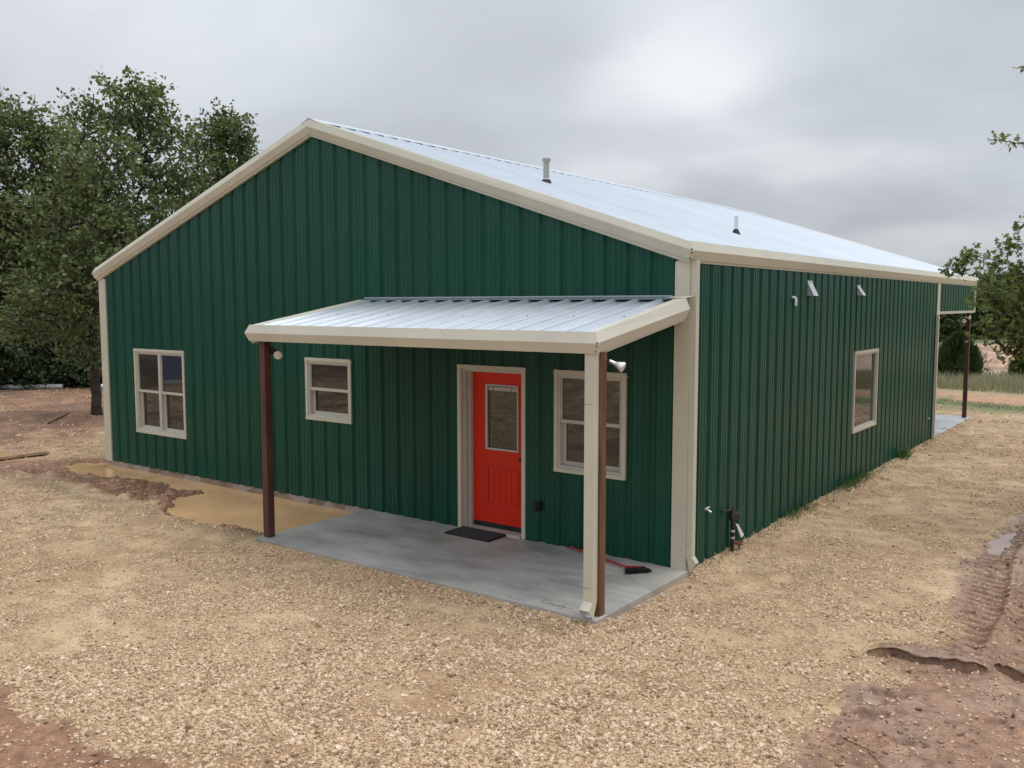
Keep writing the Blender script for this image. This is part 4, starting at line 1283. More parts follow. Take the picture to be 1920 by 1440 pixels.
def floodlight(base, label, heads):
    """twin-head floodlight: box plate, two arms, two flared reflector lamps"""
    r = empty('floodlight', base)
    tag(r, label, 'floodlight', 'porch floodlights')
    mb = MB(); mb.tube([(0, 0, 0), (0, 0.018, 0)], 0.052, 14); mb.build('back_plate', M['darkbrown'], r, True)
    for (hx, hy, hz), dv in heads:
        dv = Vector(dv).normalized()
        hp = Vector((hx, hy, hz))
        tail = hp - dv * 0.115
        mb = MB(); mb.tube([(0, 0.015, 0), tuple(Vector((0, 0.02, 0)).lerp(tail, 0.5) + Vector((0, 0.01, 0.012))), tuple(tail)], [0.013, 0.013, 0.018], 8)
        mb.build('arm', M['black'], r, True)
        mb = MB(); mb.tube([tail - dv * 0.03, tail + dv * 0.02, tail + dv * 0.045, hp - dv * 0.012, hp], [0.016, 0.02, 0.028, 0.053, 0.054], 18)
        bl_ = mb.build('lamp', M['silver'], r, True)
        mb = MB(); mb.tube([hp - dv * 0.002, hp + dv * 0.006, hp + dv * 0.012], [0.050, 0.044, 0.018], 18); mb.build('lens', M['lens'], bl_, True)
    return r
floodlight((-4.885, -1.815, 2.44), 'twin floodlight on the red-brown post at the left of the porch', [((0.10, 0.02, -0.06), (0.70, -0.70, -0.12)), ((-0.20, 0.06, -0.01), (-0.85, 0.3, -0.35))])
floodlight((0.0, -1.815, 2.48), 'twin floodlight on the wooden post behind the porch downspout', [((0.205, 0.03, -0.05), (0.88, 0.25, -0.42)), ((-0.16, 0.07, -0.04), (-0.8, 0.4, -0.4))])
floodlight((-0.09, FAR - 0.185, 2.62), 'small floodlight on the far post of the back porch', [((-0.06, -0.16, -0.05), (0.3, -0.9, -0.2)), ((0.06, -0.10, 0.05), (0.8, -0.4, 0.0))])

# board half sunk in the mud at the left edge
bo = MB()
bo.box(-0.11, 0.11, -1.2, 1.2, -0.03, 0.03, bev=0.01)
o = bo.build('wooden_board', M['board'])
o.location = (-14.22, -1.42, -0.015); o.rotation_euler = (math.radians(0.6), math.radians(-9), math.radians(-5))
tag(o, 'mud-caked board lying beside the puddles at the left edge', 'board')
# white pipe under the shrubs
wp = MB(); wp.tube([(-31.5, 3.2, 0.10), (-27.6, 6.95, 0.10)], 0.085, 12)
o = wp.build('plastic_pipe', M['white'], None, True)
tag(o, 'long white plastic pipe lying on the ground under the dark shrubs', 'pipe')
wp = MB(); wp.tube([(-26.45, 7.75, 0.10), (-26.15, 8.1, 0.10)], 0.085, 12)
o = wp.build('plastic_pipe', M['white'], None, True)
tag(o, 'short white plastic pipe offcut near the oak trunk', 'pipe')
# sticks
def stick(p0, p1, r, label):
    p0 = Vector(p0); p1 = Vector(p1)
    for p in (p0, p1):
        p.z = float(height(np.array([[p.x]]), np.array([[p.y]]))[0, 0]) + r
    mid = p0.lerp(p1, 0.5) + Vector((0.02, 0.03, 0.015))
    mb = MB(); mb.tube([p0, p0.lerp(mid, 0.6), mid, p1.lerp(mid, 0.4), p1], [r, r * 0.95, r * 0.9, r * 0.8, r * 0.5], 6)
    mb.tube([mid, mid + (p1 - p0) * 0.15 + Vector((0.05, -0.04, 0.02))], [r * 0.6, r * 0.3], 5)
    tag(mb.build('stick', M['bark']), label, 'stick')
stick((2.60, -2.80, 0), (2.93, -3.05, 0), 0.0035, 'thin dry stick lying on the foreground mud')
stick((-18.3, 1.85, 0), (-19.0, 2.75, 0), 0.02, 'dark branch lying on the red mud near the oak')

# ------------------------------------------------------------------ gravel (stuff, instanced stones)
def sample_gravel():
    out = []
    vis = [True]
    rs = np.random.default_rng(5)
    def batch(n, x0, x1, y0, y1, smin, smax, dmin, dmax, mudw, fade=None):
        x = rs.uniform(x0, x1, n); y = rs.uniform(y0, y1, n)
        dcam = np.hypot(x - CAM[0], y - CAM[1])
        dx, dy = x - CAM[0], y - CAM[1]
        dep = dx * _fw[0] + dy * _fw[1]; lat = dx * _rt[0] + dy * _rt[1]
        incone = (dep > 3.2) & (np.abs(lat) < dep * 0.78 + 1.2)
        keep = (incone if vis[0] else ~incone) & (dcam >= dmin) & (dcam < dmax)
        keep &= ~((x > -12.16) & (x < 0.03) & (y > -0.02) & (y < 17.36))
        keep &= ~((x > -5.06) & (x < 0.085) & (y > -2.035) & (y < 0.05))
        x, y = x[keep], y[keep]
        md, sl_, sr_, sb_ = fields(x, y)
        p = np.clip(0.08 + 0.95 * stones(x, y), 0, 1) * (1 - md) + mudw * md
        # heaps along slab edge and walls
        near = sstep(0.35, 0.0, np.abs(y + 2.12)) * (x > -5.2) * (x < 0.3) + sstep(0.45, 0.05, np.abs(x - 0.1)) * (y > -2) * (y < 17)
        p = np.clip(p + near * 0.6, 0, 1) * (y + 0.25 * x < 20)
        if fade: p = p * sstep(fade[1], fade[0], np.hypot(x - CAM[0], y - CAM[1]) + (fbm(x, y, 1.0, 3, 124) - 0.5) * 3)
        k = rs.random(len(x)) < p
        x, y = x[k], y[k]
        s = smin * (smax / smin) ** (rs.random(len(x)) ** 2.0)
        out.append(np.stack([x, y, s], 1))
    batch(330000, -8, 6, -8, 4, 0.0055, 0.017, 0, 11.5, 0.08)
    batch(185000, -6, 6, -8, 2, 0.008, 0.025, 0, 12.0, 0.04, fade=(6.2, 10.5))
    batch(330000, -18, 8, -8, 12, 0.007, 0.022, 11.0, 19, 0.07)
    batch(150000, -32, 9, -6, 22, 0.012, 0.034, 19, 36, 0.16)
    vis[0] = False
    batch(60000, -26, 2, -15, -5, 0.018, 0.05, 0, 40, 0.1)   # drive mirrored in the windows
    return np.concatenate(out)
GR = sample_gravel()
gzx = height(GR[:, 0], GR[:, 1])
okz = np.ones(len(GR), bool)
# stones under water stay out of sight
for poly, wz in ((POND, WATER_Z), (POND2, WATER_Z), (POND3, -0.075), (PONDR, -0.085)):
    okz &= ~((sdf(poly, GR[:, 0], GR[:, 1]) < 0.3) & (gzx < wz - 0.002))
GR = GR[okz]; gzx = gzx[okz]
nG = len(GR)
rs = np.random.default_rng(8)
me = bpy.data.meshes.new('gravel')
me.vertices.add(nG)
P_ = np.stack([GR[:, 0], GR[:, 1], gzx + GR[:, 2] * 0.18], 1).astype(np.float32)
me.vertices.foreach_set('co', P_.ravel())
def addattr(n, ty, arr):
    a = me.attributes.new(n, ty, 'POINT')
    a.data.foreach_set('vector' if ty == 'FLOAT_VECTOR' else 'value', np.asarray(arr, np.int32 if ty == 'INT' else np.float32).ravel())
addattr('rot', 'FLOAT_VECTOR', np.stack([rs.normal(0, 0.28, nG), rs.normal(0, 0.28, nG), rs.uniform(0, 6.283, nG)], 1))
sc = GR[:, 2:3] * np.stack([rs.uniform(0.8, 1.35, nG), rs.uniform(0.65, 1.0, nG), rs.uniform(0.40, 0.85, nG)], 1)
addattr('scl', 'FLOAT_VECTOR', sc)
addattr('tint', 'FLOAT', np.clip(rs.normal(0.5, 0.25, nG), 0, 1))
addattr('pick', 'INT', rs.integers(0, 6, nG))
me.update()
gm, gt_, gb = new_mat('limestone_gravel')
aa = gt_.nodes.new('ShaderNodeAttribute'); aa.attribute_type = 'INSTANCER'; aa.attribute_name = 'tint'
c = RAMP(gt_, aa.outputs['Fac'], [(0.0, (0.25, 0.155, 0.085)), (0.2, (0.47, 0.32, 0.19)), (0.5, (0.61, 0.44, 0.28)), (0.8, (0.70, 0.535, 0.37)), (1.0, (0.79, 0.66, 0.51))])
gn = obj_noise(gt_, 70.0, 3.0, 0.6)
c = MIX(gt_, 0.5, c, MIX(gt_, 1.0, c, RAMP(gt_, gn, [(0.3, 0.65), (0.7, 1.35)]), 'MULTIPLY'))
gt_.links.new(c, gb.inputs['Base Color'])
gb.inputs['Roughness'].default_value = 0.72
gb.inputs['Specular IOR Level'].default_value = 0.4
M['stone'] = gm
gro = link('gravel', me, gm)
tag(gro, 'tan crushed limestone gravel spread over the drive', 'gravel', kind='stuff')
def scatter_group(gname, gm):
    ng = bpy.data.node_groups.new(gname, 'GeometryNodeTree')
    ng.interface.new_socket(name='Geometry', in_out='INPUT', socket_type='NodeSocketGeometry')
    ng.interface.new_socket(name='Geometry', in_out='OUTPUT', socket_type='NodeSocketGeometry')
    gi = ng.nodes.new('NodeGroupInput'); go = ng.nodes.new('NodeGroupOutput')
    iop = ng.nodes.new('GeometryNodeInstanceOnPoints')
    join = ng.nodes.new('GeometryNodeJoinGeometry')
    GL = ng.links.new
    for k in range(6):
        ico = ng.nodes.new('GeometryNodeMeshIcoSphere')
        ico.inputs['Radius'].default_value = 1.0; ico.inputs['Subdivisions'].default_value = 2
        nz = ng.nodes.new('ShaderNodeTexNoise'); nz.noise_dimensions = '4D'
        nz.inputs['W'].default_value = k * 7.3; nz.inputs['Scale'].default_value = 1.15; nz.inputs['Detail'].default_value = 1.0
        ps = ng.nodes.new('GeometryNodeInputPosition')
        GL(ps.outputs[0], nz.inputs['Vector'])
        mr = ng.nodes.new('ShaderNodeMath'); mr.operation = 'MULTIPLY_ADD'
        mr.inputs[1].default_value = 2.1; mr.inputs[2].default_value = -0.1
        GL(nz.outputs[0], mr.inputs[0])
        vm = ng.nodes.new('ShaderNodeVectorMath'); vm.operation = 'SCALE'
        GL(ps.outputs[0], vm.inputs[0]); GL(mr.outputs[0], vm.inputs['Scale'])
        sp_ = ng.nodes.new('GeometryNodeSetPosition')
        GL(ico.outputs['Mesh'], sp_.inputs['Geometry']); GL(vm.outputs[0], sp_.inputs['Position'])
        sm = ng.nodes.new('GeometryNodeSetMaterial'); sm.inputs['Material'].default_value = gm
        GL(sp_.outputs[0], sm.inputs['Geometry'])
        g2i = ng.nodes.new('GeometryNodeGeometryToInstance')
        GL(sm.outputs[0], g2i.inputs[0]); GL(g2i.outputs[0], join.inputs[0])
    def named(n, ty):
        a = ng.nodes.new('GeometryNodeInputNamedAttribute'); a.data_type = ty
        a.inputs['Name'].default_value = n
        return a.outputs['Attribute']
    m2p = ng.nodes.new('GeometryNodeMeshToPoints')
    GL(gi.outputs[0], m2p.inputs['Mesh'])
    GL(m2p.outputs[0], iop.inputs['Points'])
    GL(join.outputs[0], iop.inputs['Instance'])
    iop.inputs['Pick Instance'].default_value = True
    GL(named('pick', 'INT'), iop.inputs['Instance Index'])
    e2r = ng.nodes.new('FunctionNodeEulerToRotation')
    GL(named('rot', 'FLOAT_VECTOR'), e2r.inputs[0]); GL(e2r.outputs[0], iop.inputs['Rotation'])
    GL(named('scl', 'FLOAT_VECTOR'), iop.inputs['Scale'])
    GL(iop.outputs[0], go.inputs[0])
    return ng
gro.modifiers.new('scatter', 'NODES').node_group = scatter_group('gravel_scatter', gm)
print('gravel stones', nG)
# clods of mud thrown up along the tracks, the lips and the puddle shelf
rs = np.random.default_rng(77)
xx = np.concatenate([rs.uniform(2.2, 4.2, 5200), rs.uniform(-12.6, -7.6, 2600), rs.uniform(-3, -0.5, 500)])
yy = np.concatenate([rs.uniform(-4.2, 5.5, 5200), rs.uniform(-1.8, -0.1, 2600), rs.uniform(-6.9, -5.9, 500)])
md, sl_, sr_, sb_ = fields(xx, yy)
k = (md > 0.55) & (rs.random(len(xx)) < sstep(0.42, 0.68, fbm(xx, yy, 0.45, 3, 141)) + 0.03)
xx, yy = xx[k], yy[k]; zz = height(xx, yy)
k = zz > WATER_Z - 0.01
k |= xx > 0
xx, yy, zz = xx[k], yy[k], zz[k]; n = len(xx)
me = bpy.data.meshes.new('mud_clods'); me.vertices.add(n)
sz = 0.005 * (0.024 / 0.005) ** (rs.random(n) ** 2.6)
me.vertices.foreach_set('co', np.stack([xx, yy, zz + sz * 0.15], 1).astype(np.float32).ravel())
addattr('rot', 'FLOAT_VECTOR', np.stack([rs.normal(0, 0.4, n), rs.normal(0, 0.4, n), rs.uniform(0, 6.28, n)], 1))
addattr('scl', 'FLOAT_VECTOR', sz[:, None] * np.stack([rs.uniform(0.8, 1.8, n), rs.uniform(0.6, 1.0, n), rs.uniform(0.4, 0.9, n)], 1))
addattr('tint', 'FLOAT', rs.random(n)); addattr('pick', 'INT', rs.integers(0, 6, n))
me.update()
cm, ct_, cb = new_mat('mud_clod')
aa = ct_.nodes.new('ShaderNodeAttribute'); aa.attribute_type = 'INSTANCER'; aa.attribute_name = 'tint'
ct_.links.new(RAMP(ct_, aa.outputs['Fac'], [(0, (0.17, 0.105, 0.07)), (1, (0.34, 0.23, 0.165))]), cb.inputs['Base Color'])
cb.inputs['Roughness'].default_value = 0.6
co = link('mud_clods', me, cm)
tag(co, 'brown mud clods scattered over the churned ground', 'mud', kind='stuff')
co.modifiers.new('scatter', 'NODES').node_group = scatter_group('clod_scatter', cm)


# ------------------------------------------------------------------ grass
def blades(name, x, y, z, h, wid, lean, mat, rs):
    n = len(x)
    ang = rs.uniform(0, 2 * np.pi, n); ln = rs.normal(0, lean, (n, 2)) * h[:, None]
    dx, dy = np.cos(ang) * wid, np.sin(ang) * wid
    b0 = np.stack([x - dx, y - dy, z], 1); b1 = np.stack([x + dx, y + dy, z], 1)
    m0 = np.stack([x - dx * 0.7 + ln[:, 0] * 0.35, y - dy * 0.7 + ln[:, 1] * 0.35, z + h * 0.6], 1); m1 = np.stack([x + dx * 0.7 + ln[:, 0] * 0.35, y + dy * 0.7 + ln[:, 1] * 0.35, z + h * 0.6], 1)
    t0 = np.stack([x + ln[:, 0], y + ln[:, 1], z + h], 1)
    V = np.stack([b0, b1, m0, m1, t0], 1).reshape(-1, 3)
    base = np.arange(n)[:, None] * 5
    F = np.concatenate([base + [0, 1, 3], base + [0, 3, 2], base + [2, 3, 4]], 0)
    tint = np.repeat(rs.random(n), 5)
    return mesh_np(name, V, F, mat, attrs={'tint': ('FLOAT', 'POINT', tint)})
rs = np.random.default_rng(21)
# sprigs along the side wall
yy = rs.uniform(0.3, 12.3, 6500); k = rs.random(6500) < np.clip(0.05 + sstep(2.2, 4.2, yy) * 0.75 * sstep(9.5, 6.5, yy) * sstep(0.30, 0.62, fbm(yy, yy * 0, 0.9, 3, 131)), 0, 1)
yy = yy[k]; xx = 0.05 + np.abs(rs.normal(0, 0.09, len(yy)))
ga = blades('grass', xx, yy, height(xx, yy), rs.uniform(0.03, 0.13, len(yy)), np.full(len(yy), 0.004), 0.5, M['wallgrass'], rs)
tag(ga, 'thin green grass sprouting along the foot of the side wall', 'grass', kind='stuff')
wn = 150
wx = 0.12 + rs.normal(0, 0.05, wn); wy = 9.55 + rs.normal(0, 0.14, wn)
wd = blades('weed', wx, wy, height(wx, wy) - 0.01, rs.uniform(0.08, 0.26, wn), np.full(wn, 0.010), 0.7, M['wallgrass'], rs)
tag(wd, 'bright green weed clump at the foot of the far side wall', 'weed')
n = 26000
x = rs.uniform(-10, 14, n); y = rs.uniform(25.3, 31.8, n) - 0.25 * x
tg = blades('tall_grass', x, y, height(x, y) - 0.02, rs.uniform(0.18, 0.55, n) * (0.55 + 0.8 * fbm(x, y, 1.2, 3, 133)), np.full(n, 0.011), 0.22, M['tallgrass'], rs)
tag(tg, 'tall grey-green dry grass in front of the eroded dirt bank', 'grass', kind='stuff')
n = 9000
x = rs.uniform(-8, 12, n); y = rs.uniform(20.2, 21.7, n) - 0.25 * x
sg = blades('short_grass', x, y, height(x, y), rs.uniform(0.015, 0.05, n), np.full(n, 0.006), 0.5, M['grass'], rs)
tag(sg, 'short green grass strip beyond the gravel drive', 'grass', kind='stuff')

# ------------------------------------------------------------------ trees
def tube_edges(edges, n=5):
    """edges: list of (p0, p1, r0, r1) -> V, F (quads)"""
    P0 = np.array([e[0] for e in edges]); P1 = np.array([e[1] for e in edges])
    R0 = np.array([e[2] for e in edges]); R1 = np.array([e[3] for e in edges])
    T = P1 - P0; T /= np.linalg.norm(T, axis=1, keepdims=True) + 1e-9
    ref = np.where(np.abs(T[:, 2:3]) < 0.9, np.array([[0, 0, 1.0]]), np.array([[1.0, 0, 0]]))
    S = np.cross(T, ref); S /= np.linalg.norm(S, axis=1, keepdims=True) + 1e-9
    P0 = P0 - T * (R0 * 0.45)[:, None]
    Q = np.cross(T, S)
    a = np.arange(n) * 2 * np.pi / n
    ring = S[:, None, :] * np.cos(a)[None, :, None] + Q[:, None, :] * np.sin(a)[None, :, None]
    V = np.concatenate([P0[:, None, :] + ring * R0[:, None, None], P1[:, None, :] + ring * R1[:, None, None]], 1)
    m = len(edges)
    base = np.arange(m)[:, None, None] * 2 * n
    k = np.arange(n)
    quad = np.stack([k, (k + 1) % n, (k + 1) % n + n, k + n], 1)[None]
    F = (base + quad).reshape(-1, 4)
    return V.reshape(-1, 3), F


DIAMOND = (np.array([[0, 0, 0], [0.5, 0.32, 0.06], [1.0, 0, 0], [0.5, -0.32, 0.06]]), np.array([[0, 1, 2], [0, 2, 3]]))
_ol = [(0, 0.02), (0.22, 0.07), (0.30, 0.26), (0.42, 0.24), (0.46, 0.12), (0.56, 0.13), (0.66, 0.36), (0.80, 0.30), (0.80, 0.12), (1.0, 0.10)]
_out = _ol + [(1.03, 0.0)] + [(x, -y) for x, y in _ol[::-1]]
OAKLEAF = (np.array([[x, y, 0.10 * abs(y) - 0.12 * x * x] for x, y in _out] + [[0.5, 0.0, -0.03]]),
           np.array([[i, (i + 1) % len(_out), len(_out)] for i in range(len(_out))]))


def leaves(centers, per, spread, size, shape, rs, droop=0.0, updir=0.35, sizevar=0.35, shade=None):
    n = len(centers)
    idx = np.repeat(np.arange(n), per)
    # each cluster: a few twigs with leaves along them
    ntw = 5
    tw = rs.normal(0, 1, (n, ntw, 3)); tw[..., 2] = tw[..., 2] * 0.8 + 0.15 - droop; tw /= np.linalg.norm(tw, axis=2, keepdims=True)
    ti = rs.integers(0, ntw, len(idx))
    tl = rs.random(len(idx)) ** 0.7
    d = tw[idx, ti]
    pos = centers[idx] + d * (tl * spread[idx] if np.ndim(spread) else tl * spread)[:, None] + rs.normal(0, 1, (len(idx), 3)) * (0.14 * (spread[idx][:, None] if np.ndim(spread) else spread))
    ax = d * 0.6 + rs.normal(0, 0.75, (len(idx), 3)); ax[:, 2] -= droop
    ax /= np.linalg.norm(ax, axis=1, keepdims=True)
    up = rs.normal(0, 0.6, (len(idx), 3)); up[:, 2] += updir + 0.4
    sd_ = np.cross(up, ax); sd_ /= np.linalg.norm(sd_, axis=1, keepdims=True) + 1e-9
    nr = np.cross(ax, sd_)
    s = size * (1 + rs.uniform(-sizevar, sizevar, len(idx)))
    LV, LF = shape
    V = pos[:, None, :] + (ax[:, None, :] * LV[None, :, 0:1] + sd_[:, None, :] * LV[None, :, 1:2] + nr[:, None, :] * LV[None, :, 2:3]) * s[:, None, None]
    F = (np.arange(len(idx))[:, None, None] * len(LV) + LF[None]).reshape(-1, 3)
    cl_t = rs.random(n)[idx] * 0.55 + rs.random(len(idx)) * 0.45
    return V.reshape(-1, 3), F, np.repeat(cl_t, len(LV)), (centers, tw)


def tree(name, base, fork, lobes, ncl, per, lsize, label, mat, r0=0.16, seed=1, group=None, shape=DIAMOND, spread=0.42, cat='tree', hollow=0.55, minr=0.012, twigs=False, droop=0.0):
    """trunk from base to fork; crown = clusters sampled in ellipsoid lobes (centre, radii)"""
    rs = np.random.default_rng(seed)
    base = np.array(base, float); fork = np.array(fork, float)
    vol = np.array([max(1e-3, np.prod(l[1])) ** 0.75 for l in lobes]); vol /= vol.sum()
    li = rs.choice(len(lobes), ncl, p=vol)
    d = rs.normal(0, 1, (ncl, 3)); d /= np.linalg.norm(d, axis=1, keepdims=True)
    rad = hollow + (1 - hollow) * rs.random(ncl) ** 0.6
    rad = np.where(rs.random(ncl) < 0.25, rs.random(ncl), rad) * (1 + rs.normal(0, 0.10, ncl))
    cen = np.array([l[0] for l in lobes])[li]; rr = np.array([l[1] for l in lobes])[li]
    pts = cen + d * rr * rad[:, None]
    # skeleton
    K = 9
    nodes = [base]; par = [-1]
    wob = rs.normal(0, 0.05, (K + 1, 3)) * np.linalg.norm(fork - base) * 0.25
    for k in range(1, K + 1):
        q = base + (fork - base) * k / K + (wob[k] * [1, 1, 0.2] if k < K else 0)
        nodes.append(q); par.append(len(nodes) - 2)
    # limbs to each lobe first, then clusters by distance
    order = np.argsort(np.linalg.norm(np.array([l[0] for l in lobes]) - fork, axis=1))
    def connect(p, kmin, nmid):
        A = np.array(nodes[kmin:])
        df = p - A
        dist = np.linalg.norm(df, axis=1)
        pen = dist + 0.9 * np.maximum(0, -df[:, 2])
        j = int(np.argmin(pen)) + kmin
        q0 = nodes[j]
        for m_ in range(1, nmid + 1):
            f_ = m_ / (nmid + 1)
            q = q0 + (p - q0) * f_ + rs.normal(0, 0.07, 3) * dist[j - kmin] + np.array([0, 0, 0.10 * dist[j - kmin] * math.sin(math.pi * f_)])
            nodes.append(q); par.append(j if m_ == 1 else len(nodes) - 2)
        nodes.append(p); par.append(len(nodes) - 2 if nmid else j)
    for o_ in order:
        connect(np.array(lobes[o_][0]) - np.array([0, 0, 0.25 * lobes[o_][1][2]]), 3, 3)
    for i in np.argsort(np.linalg.norm(pts - fork, axis=1)):
        connect(pts[i], 3, 1)
    cnt = np.zeros(len(nodes)); 
    leafs = np.ones(len(nodes))
    cnt += 0.35
    for i in range(len(nodes) - 1, 0, -1):
        cnt[par[i]] += cnt[i]
    R = minr + (r0 - minr) * (cnt / cnt[0]) ** 0.52
    R[0] *= 1.25
    edges = [(nodes[par[i]], nodes[i], (R[par[i]] if par[i] < K + 1 and i <= K else min(R[par[i]], R[i] * 1.35)), R[i]) for i in range(1, len(nodes))]
    root = empty(name, base)
    tag(root, label, cat, group)
    V, F = tube_edges(edges, 6)
    mesh_np('trunk', V - base, F, M['bark'], root, smooth=True)
    sp_arr = np.full(ncl, spread) * rs.uniform(0.6, 1.3, ncl)
    LVt, LFt, tint, tw = leaves(pts, per, sp_arr, lsize, shape, rs, droop=droop)
    mesh_np('crown', LVt - base, LFt, mat, root, attrs={'tint': ('FLOAT', 'POINT', tint)})
    if twigs:
        ce, twd = tw
        ed = []
        for i in range(ncl):
            for k in range(twd.shape[1]):
                ed.append((ce[i], ce[i] + twd[i, k] * sp_arr[i] * 0.95, minr * 0.8, minr * 0.35))
        V, F = tube_edges(ed, 4)
        mesh_np('twigs', V - base, F, M['bark'], root)
    return root


def lobe(px_, py_, dep, rpx, squash=1.0, deep=1.0):
    r = rpx / FPX * dep
    return (at(px_, py_, dep), (r, r * deep, r * squash))


# main oak left of the building
D1 = 24.2
b1 = at(182, 786, 24.1); b1[2] = 0.05
lb = [lobe(235, 215, D1, 72), lobe(160, 240, D1, 58), lobe(275, 195, D1, 52), lobe(310, 290, D1 + 0.5, 74), lobe(190, 320, D1 - 1, 85), lobe(330, 365, D1 + 1, 58),
      lobe(245, 395, D1 - 0.5, 85), lobe(115, 400, D1 - 1, 80), lobe(200, 480, D1 - 1.5, 88), lobe(300, 455, D1 + 1, 58), lobe(110, 530, D1 - 1, 80), lobe(175, 560, D1 - 1, 60), lobe(150, 630, D1 - 0.5, 50), lobe(60, 600, D1, 60), lobe(190, 640, D1 + 1, 34)]
tree('oak_tree', b1, at(172, 600, D1), lb, 900, 23, 0.125, 'tall airy oak whose trunk stands just left of the green wall', M['oak'], 0.145, 1, 'oaks left of the building', spread=0.40, minr=0.011)
D2 = 27.5
g2 = at(345, 700, D2); g2[2] = 0.0
lb = [lobe(395, 265, D2, 44), lobe(440, 255, D2, 40), lobe(415, 330, D2, 48), lobe(458, 300, D2, 26), lobe(385, 390, D2, 46), lobe(350, 440, D2, 42), lobe(420, 222, D2, 22)]
tree('oak_tree', g2, at(375, 480, D2), lb, 300, 26, 0.125, 'slim oak rising behind the left slope of the roof', M['oak'], 0.13, 2, 'oaks left of the building', spread=0.38)
D3 = 34.0
g3 = at(40, 715, D3); g3[2] = 0.1
lb = [lobe(30, 245, D3, 56), lobe(85, 250, D3, 42), lobe(-40, 280, D3, 66), lobe(30, 340, D3, 80), lobe(-50, 400, D3, 85), lobe(80, 420, D3, 70), lobe(10, 480, D3, 95), lobe(-80, 520, D3, 85), lobe(90, 545, D3, 75), lobe(110, 300, D3, 60), lobe(-10, 210, D3, 40), lobe(130, 360, D3, 60)]
tree('oak_tree', g3, at(25, 560, D3), lb, 900, 34, 0.16, 'dense oak at the left edge with a lower rounded top', M['oak'], 0.22, 3, 'oaks left of the building', spread=0.52)
D4 = 38.0
for i, (bx_, tops, lab) in enumerate((
        (130, [(130, 450, 115), (60, 520, 110), (180, 540, 105), (120, 600, 110)], 'shaded oak standing behind the tall airy oak'),
        (-60, [(-60, 480, 130), (0, 560, 120), (-120, 560, 120)], 'shaded oak at the far left behind the dense one'),
        (260, [(250, 500, 75), (220, 590, 95), (290, 600, 80)], 'shaded oak hidden low behind the corner of the building'))):
    gb_ = at(bx_, 720, D4); gb_[2] = 0.1
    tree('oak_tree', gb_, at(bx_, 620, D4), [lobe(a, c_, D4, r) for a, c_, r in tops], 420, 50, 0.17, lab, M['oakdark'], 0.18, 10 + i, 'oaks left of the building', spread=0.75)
gb_ = at(530, 640, 34); gb_[2] = 0.0
tree('oak_tree', gb_, at(525, 430, 34), [lobe(513, 277, 34, 13, 1.4), lobe(540, 330, 34, 50), lobe(570, 400, 34, 60)], 90, 40, 0.13, 'oak mostly hidden behind the roof, only its tip showing', M['oak'], 0.12, 15, 'oaks left of the building', spread=0.35)
# understorey shrubs
for i, (sx, sy, rpx, dep, lab) in enumerate(((20, 660, 78, 32.5, 'big dark shrub at the left edge under the oaks'), (100, 655, 76, 33.0, 'dark leafy shrub between the left edge and the oak trunk'),
                                            (170, 660, 66, 33.5, 'dark shrub directly behind the oak trunk'), (60, 590, 85, 35.0, 'tall dark shrub in the shade of the oaks'), (-70, 650, 90, 32.5, 'dark shrub beyond the left edge'), (140, 600, 70, 36.0, 'dark shrub deep between the oaks'))):
    g_ = at(sx, 730, dep); g_[2] = 0.05
    r = rpx / FPX * dep
    c_ = at(sx, sy, dep)
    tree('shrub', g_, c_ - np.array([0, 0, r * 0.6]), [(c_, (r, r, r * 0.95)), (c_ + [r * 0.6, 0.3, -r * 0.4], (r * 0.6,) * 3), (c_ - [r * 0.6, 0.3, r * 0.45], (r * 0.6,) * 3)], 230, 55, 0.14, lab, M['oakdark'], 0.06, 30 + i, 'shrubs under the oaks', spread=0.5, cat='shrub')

# near oak at the right edge: trunk outside the frame, boughs reaching in
DR = 12.0
tb = np.array([5.1, 7.6, 0.3])
tb[2] = float(height(np.array([[tb[0]]]), np.array([[tb[1]]]))[0, 0])
nl = [lobe(1890, 590, DR, 55, 0.85), lobe(1935, 545, DR, 55), lobe(1912, 640, DR, 40, 0.7), lobe(1985, 610, DR, 80), lobe(1862, 565, DR, 32, 0.7), lobe(1848, 620, DR, 28, 0.6), lobe(1885, 655, DR, 34, 0.7), lobe(1925, 668, DR, 34, 0.7), lobe(1870, 520, DR, 26, 0.7),
      lobe(1975, 490, DR, 50), lobe(2060, 520, DR, 110), lobe(2090, 380, DR + 0.5, 110), lobe(2030, 300, DR, 60), lobe(2170, 250, DR + 1, 110), lobe(2080, 180, DR + 0.5, 85), lobe(2210, 480, DR + 1.5, 120)]
ro = tree('oak_tree', tb, at(2190, 560, DR + 1.2), nl, 480, 20, 0.095, 'near oak reaching into the right edge with lobed leaves', M['oaknear'], 0.17, 51, shape=OAKLEAF, spread=0.24, minr=0.005, twigs=True)
